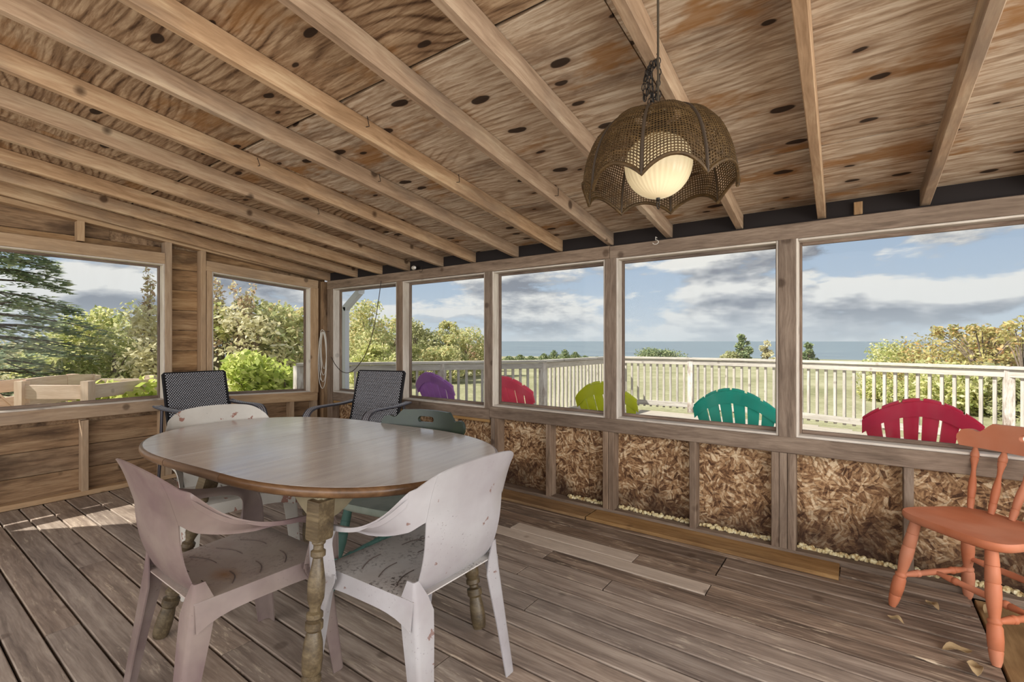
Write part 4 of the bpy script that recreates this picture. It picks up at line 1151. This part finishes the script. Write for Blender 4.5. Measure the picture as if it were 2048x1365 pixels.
LM['straw'] = leafmat('leaf_straw', [(0, '#bdb488'), (.5, '#d6cfa4'), (1, '#efe8cc')], .3)
M['bark'] = wood('bark', ('#4a3d33', '#74665a', '#9a8d80'), knots=.3, scale=20, vary=.1)
def plant(name, label, loc, blobs, n, size, lm, group, seed, trunk=.05, asp=.5, extra=None, droop=0.0):
    t = thing(name, label, 'tree' if 'tree' in name or 'spruce' in name else 'bush', loc, 0, group)
    rr = random.Random(seed)
    zt = max(b[2] for b in blobs)
    q = MB(); q.tube([(0, 0, -.3), (.03, .02, zt * .4), (.0, .04, zt * .95)], [trunk, trunk * .7, trunk * .25], 6)
    for b in blobs[:14]:
        q.tube([(.02, .02, max(.1, min(zt * .5, b[2] * .45))), (b[0] * .5, b[1] * .5, b[2] * .8), (b[0], b[1], b[2])], [trunk * .45, trunk * .3, trunk * .12], 5)
    tag(q.obj('trunk', M['bark'], t, smooth=True, weld=False), kind='stuff')
    tag(leaf_cloud(seed, blobs, n, size, asp, droop).obj('foliage', LM[lm], t, weld=False), kind='stuff')
    if extra: tag(leaf_cloud(seed + 1, *extra[:3], asp).obj('foliage', LM[extra[3]], t, weld=False), kind='stuff')
    return t
def blobset(seed, n, rx, z0, z1, r, taper=1.0):
    rr = random.Random(seed); o = []
    for _ in range(n):
        t_ = rr.random(); z = z0 + (z1 - z0) * t_; a = rr.uniform(0, 2 * PI); k = rx * math.sqrt(rr.random()) * (1 - taper * .75 * t_)
        rad = r * rr.uniform(.7, 1.25) * (1 - .45 * taper * t_)
        o.append((k * math.cos(a), k * math.sin(a), z, rad, rad * .8))
    return o
def loc_of(px, d):
    p = at(px, d); p.z = ground(p.x, p.y); return p
def topz(py, d): return H + (682.5 - py) / FPX * d

# spruce beside the side window
p = loc_of(-25, 8.5); sp_ = thing('spruce_tree', 'dark drooping spruce outside the large side window', 'tree', p)
MB().tube([(0, 0, -.2), (.02, 0, 3), (0, 0, 6.6)], [.13, .09, .02], 8).obj('trunk', M['bark'], sp_, smooth=True)
rr = random.Random(5); q = MB(); qb = MB()
for lv in range(30):
    z = .55 + lv * .2; rad = 2.05 * (1 - lv / 36); nb = 10
    for k in range(nb):
        a = 2 * PI * (k + rr.random() * .7) / nb + lv; rl_ = rad * rr.uniform(.7, 1.1); up_ = rr.uniform(-.12, .12)
        if rr.random() < .18: continue
        dirv = Vector((math.cos(a), math.sin(a), 0)); side = Vector((-dirv.y, dirv.x, 0))
        pts = [Vector((0, 0, z)) + dirv * rl_ * s + Vector((0, 0, up_ * s - .28 * rl_ * s * s + .10 * rl_ * s ** 3)) for s in (0, .35, .7, 1)]
        qb.tube(pts, [.02, .014, .009, .004], 4)
        for i in range(110):
            s = .18 + .82 * rr.random(); f_ = s * 3; j = min(2, int(f_)); c = pts[j].lerp(pts[j + 1], f_ - j)
            w_ = .42 * rl_ * (1.05 - s) + .10
            sd = side * rr.uniform(-1, 1) + dirv * rr.uniform(.1, .8); sd.normalize()
            e = c + sd * w_ * rr.uniform(.2, 1) + Vector((0, 0, rr.uniform(-.10, .02)))
            hw = sd.cross(Vector((0, 0, 1)) + Vector((rr.gauss(0, .5), rr.gauss(0, .5), 0))).normalized() * rr.uniform(.018, .040)
            b0 = e - sd * rr.uniform(.09, .17)
            q.add([b0 - hw * .3, b0 + hw, e, b0 - hw], [(0, 1, 2, 3)])
tag(q.obj('foliage', LM['conifer'], sp_, weld=False), kind='stuff'); tag(qb.obj('branches', M['bark'], sp_, weld=False), kind='stuff')

GR = 'bushes beyond the side windows'
B = [  # px, depth, top py, radius, leaf size, mat, count, label
    (175, 13, 610, 1.3, .13, 'bush', 4200, 'bush', 'pale yellow-green bush behind the spruce'),
    (262, 10.5, 570, 1.2, .12, 'olive', 5200, 'bush', 'rounded olive green bush rising above its neighbours beyond the planter'),
    (318, 8.6, 600, .8, .10, 'straw', 3000, 'bush', 'pale dry bush beside the edge of the large side window'),
    (225, 9.5, 660, 1.1, .11, 'bush', 4200, 'bush', 'light green feathery bush in front of the olive bush'),
    (450, 9.0, 585, .8, .11, 'bush', 4600, 'bush', 'yellow-green bush at the plank side of the smaller side window'),
    (505, 8.6, 600, .85, .11, 'straw', 2600, 'bush', 'straw-coloured dry bush in the middle of the thicket'),
    (520, 10.5, 570, 1.0, .12, 'olive', 5000, 'bush', 'olive bush behind the dry straw bush'),
    (590, 9.5, 580, .95, .12, 'aspen', 5200, 'bush', 'golden green bush at the corner end of the thicket'),
    (480, 7.2, 705, .75, .12, 'bright', 3200, 'bush', 'bright green low bush close under the smaller side window'),
    (575, 7.4, 715, .7, .12, 'bright', 3000, 'bush', 'bright green low bush close to the house corner'),
    (120, 17, 672, 1.8, .16, 'bush', 4200, 'bush', 'sunlit pale bush on the lawn behind the spruce'),
    (40, 19, 690, 2.0, .16, 'straw', 3000, 'bush', 'pale straw-coloured bush far behind the spruce trunk'),
]
for i, (px, d, py, r, sz, lm, n, nm, lab) in enumerate(B):
    p = loc_of(px, d); ht = topz(py, d) - p.z
    plant('leafy_bush', lab, p, blobset(100 + i, 16, r * .95, .25, ht * .88, r * .55, .8), n, sz, lm, GR, 200 + i)
# upright rusty shoots above the thicket
for i, (px, d, py) in enumerate([(432, 8.8, 556), (478, 8.8, 568), (497, 8.9, 572), (296, 9.2, 540)]):
    p = loc_of(px, d); ht = topz(py, d) - p.z
    bl = [(R.uniform(-.08, .08), R.uniform(-.08, .08), ht * (.55 + .42 * k / 9), .20 - .014 * k, .16) for k in range(10)]
    plant('tall_shoot', ['tall rusty shoot standing at the plank-wall edge of the smaller side window', 'slightly shorter rusty shoot above the straw-coloured bush', 'rusty shoot growing close beside another above the straw-coloured bush', 'single tall shoot beside the olive bush in the large side window'][i], p, bl, 650, .085, 'rust', 'rusty shoots', 300 + i, trunk=.02, asp=.4, droop=-.5)
# vine with large leaves over the planter
p = loc_of(262, 5.9)
bl = [(R.uniform(-.5, .3), R.uniform(-.35, .35), R.uniform(.45, 1.15), .22, .2) for k in range(16)]
plant('leafy_vine', 'bright vine with large leaves spilling over the end of the planter', p, bl, 1100, .12, 'bright', None, 330, trunk=.02, asp=.62)
# trees seen through the first two front windows
GT = 'young trees beyond the deck'
A_ = [(738, 22, 588, 1.5, 'aspen', 'tall young aspen rising highest in the corner window'), (702, 24, 635, 1.5, 'aspen', 'round yellow-green tree beside the downspout'), (782, 24, 622, 1.7, 'aspen', 'young tree with golden crown behind the mullion'),
      (834, 27, 640, 1.6, 'olive', 'grey-green slender tree next to the golden tree'), (868, 27, 660, 1.7, 'olive', 'low grey-green tree with feathery top'), (897, 26, 640, 1.0, 'aspen', 'narrow pointed young tree above the purple chair'), (930, 28, 650, 1.8, 'aspen', 'broad young tree at the end of the tree line'),
      (950, 34, 688, 1.6, 'rust', 'small reddish tree at the end of the tree line'), (812, 24, 690, 1.5, 'bush', 'dense low tree below the golden crown'), (875, 23, 695, 1.5, 'aspen', 'low golden tree behind the purple chair'), (750, 20, 690, 1.3, 'bush', 'dense green low tree behind the railing corner')]
for i, (px, d, py, r, lm, lab) in enumerate(A_):
    p = loc_of(px, d); ht = topz(py, d) - p.z
    plant('young_tree', lab, p, blobset(400 + i, 30, r, .4, ht * .92, r * .42, .85), 5200, .16, lm, GT, 420 + i, trunk=.06)
# conifers along the far edge of the lawn
FC = [(1018, 60, 712), (1040, 62, 709), (1062, 64, 712), (1088, 60, 707), (1108, 60, 700), (1130, 58, 698), (1150, 60, 703), (1170, 66, 711), (1195, 64, 713), (1210, 62, 712)]
for i, (px, d, py) in enumerate(FC):
    p = loc_of(px, d); ht = topz(py, d) - p.z; n = 9
    bl = [(0, 0, ht * (.12 + .85 * k / n), 1.15 * (1 - k / n) + .12, ht / n * .8) for k in range(n)]
    plant('small_spruce', 'small spruce in the far row beyond the railing', p, bl, 900, .26, 'far', 'far row of spruces', 500 + i, trunk=.06, asp=.35)
for i, (px, d, py, r, lm, lab) in enumerate([(1300, 60, 703, 2.4, 'far', 'low green tree clump at the shore, left end of the hedge'), (1338, 60, 704, 2.2, 'far', 'low green tree clump at the shore, right end of the hedge'), (1485, 46, 665, 1.0, 'far', 'lone green tree standing against the sea'), (1462, 46, 705, 1.1, 'olive', 'low bush at the foot of the lone green tree'),
        (1534, 46, 678, .8, 'straw', 'bare straw-coloured tree beside the lone green tree'), (1617, 48, 680, .75, 'far', 'slim green tree against the sea beyond the peeling railing post')]):
    p = loc_of(px, d); ht = topz(py, d) - p.z
    plant('shore_tree', lab, p, blobset(600 + i, 16, r, .5, ht * .9, r * .5, .9), 1900 if lm != 'straw' else 900, .24, lm, 'trees along the shore', 620 + i, trunk=.09)
# bushes at the far side of the deck
for i, (px, d, py, r, lm, lab) in enumerate([(1800, 19, 690, 1.6, 'bush', 'yellow-green bush where the sea line ends'), (1880, 17, 680, 1.7, 'autumn', 'autumn-tinted bush next to the yellow-green bush'), (1960, 15, 672, 1.7, 'autumn', 'broad golden bush behind the railing'), (2040, 13, 655, 1.5, 'autumn', 'tall autumn bush at the end of the railing'),
        (1900, 13, 740, 1.3, 'bush', 'low green bush right behind the balusters'), (2010, 12, 745, 1.3, 'olive', 'low olive bush right behind the last post'), (1790, 15, 770, 1.0, 'bush', 'small bush low behind the balusters of the crimson chair')]):
    p = loc_of(px, d); ht = topz(py, d) - p.z
    plant('shore_bush', lab, p, blobset(700 + i, 18, r, .2, ht * .9, r * .5, .6), 5200, .13, lm, 'bushes by the deck', 720 + i, trunk=.06)
p = loc_of(1965, 13.5); ht = topz(648, 13.5) - p.z
bl = [(.9 * (k % 6 - 2.5) * .42, .3 * math.sin(k * 2.1), ht * (.86 + .02 * ((k * 5) % 7)), .20, .10) for k in range(14)]
plant('sumac_tree', 'spreading sumac with sparse orange-brown leaves', p, bl, 900, .12, 'autumn', None, 760, trunk=.05, asp=.4)
p = loc_of(2046, 12); ht = topz(632, 12) - p.z
bl = [(.3 * math.sin(k * 1.7), .3 * math.cos(k * 2.1), ht * (.7 + .03 * k), .22, .12) for k in range(10)]
plant('sumac_tree', 'taller sumac rising at the end of the railing', p, bl, 600, .12, 'autumn', None, 761, trunk=.05, asp=.4)

# unseen tree added beside the house to keep sun off the side windows
p = Vector((-8.1, -2.0, -.45))
plant('added_shade_tree', 'large leafy tree added out of view beside the house to shade the side windows', p, blobset(800, 46, 2.2, 5.95, 9.2, .95, .1), 12000, .28, 'bush', None, 801, trunk=.22)

# ---- timber planter and gate outside the large side window
M['pink_wood'] = wood('sunbleached_wood', ('#b79c86', '#d0b8a4', '#e2d0bf'), knots=.3, contrast=.8, vary=.06)
p = at(183, 5.6); pl_ = thing('timber_planter', 'sunbleached planter of cracked curved boards outside the large side window', 'planter', (p.x, p.y, -.45), math.radians(-55))
for zc in (.28, .46, .64, .82, 1.0, 1.165):
    for s in (-1, 1):
        q = MB(); x0, x1 = (-.43, -.105) if s < 0 else (-.098, .43)
        q.grid(lambda u, v: (lambda x: (x, -.35 - .06 * math.cos(x * 3.2), zc - .07 + .14 * v + .012 * math.cos(x * 4)))(x0 + (x1 - x0) * u), 10, 1)
        q.obj('plank', M['pink_wood'], pl_, solid=.03)
for x in (-.44, .44):
    for y in (-.36, .36): beam('post', (x, y, 0), (x, y, 1.22), .09, .09, M['pink_wood'], pl_)
for zc in (.3, .5, .7, .9, 1.1):
    beam('plank', (-.40, .36, zc), (.40, .36, zc), .03, .15, M['pink_wood'], pl_)
    for s in (-1, 1): beam('plank', (s * .44, -.32, zc), (s * .44, .32, zc), .03, .15, M['pink_wood'], pl_)
p = at(40, 5.7); gt_ = thing('timber_gate', 'sunbleached timber gate panel with diagonal brace beside the planter', 'gate', (p.x, p.y, -.45), math.radians(-50))
for z in (1.13, .93, .5, .2): beam('board', (-.75, 0, z), (.44, 0, z), .03, .14, M['pink_wood'], gt_)
for x in (-.7, .44): beam('post', (x, .03, 0), (x, .03, 1.21), .09, .09, M['pink_wood'], gt_)
beam('brace', (.40, -.032, 1.17), (-.18, -.032, .62), .024, .11, M['pink_wood'], gt_, up=(0, 1, 0))
beam('upright', (.10, -.032, .1), (.10, -.032, 1.0), .12, .024, M['pink_wood'], gt_)
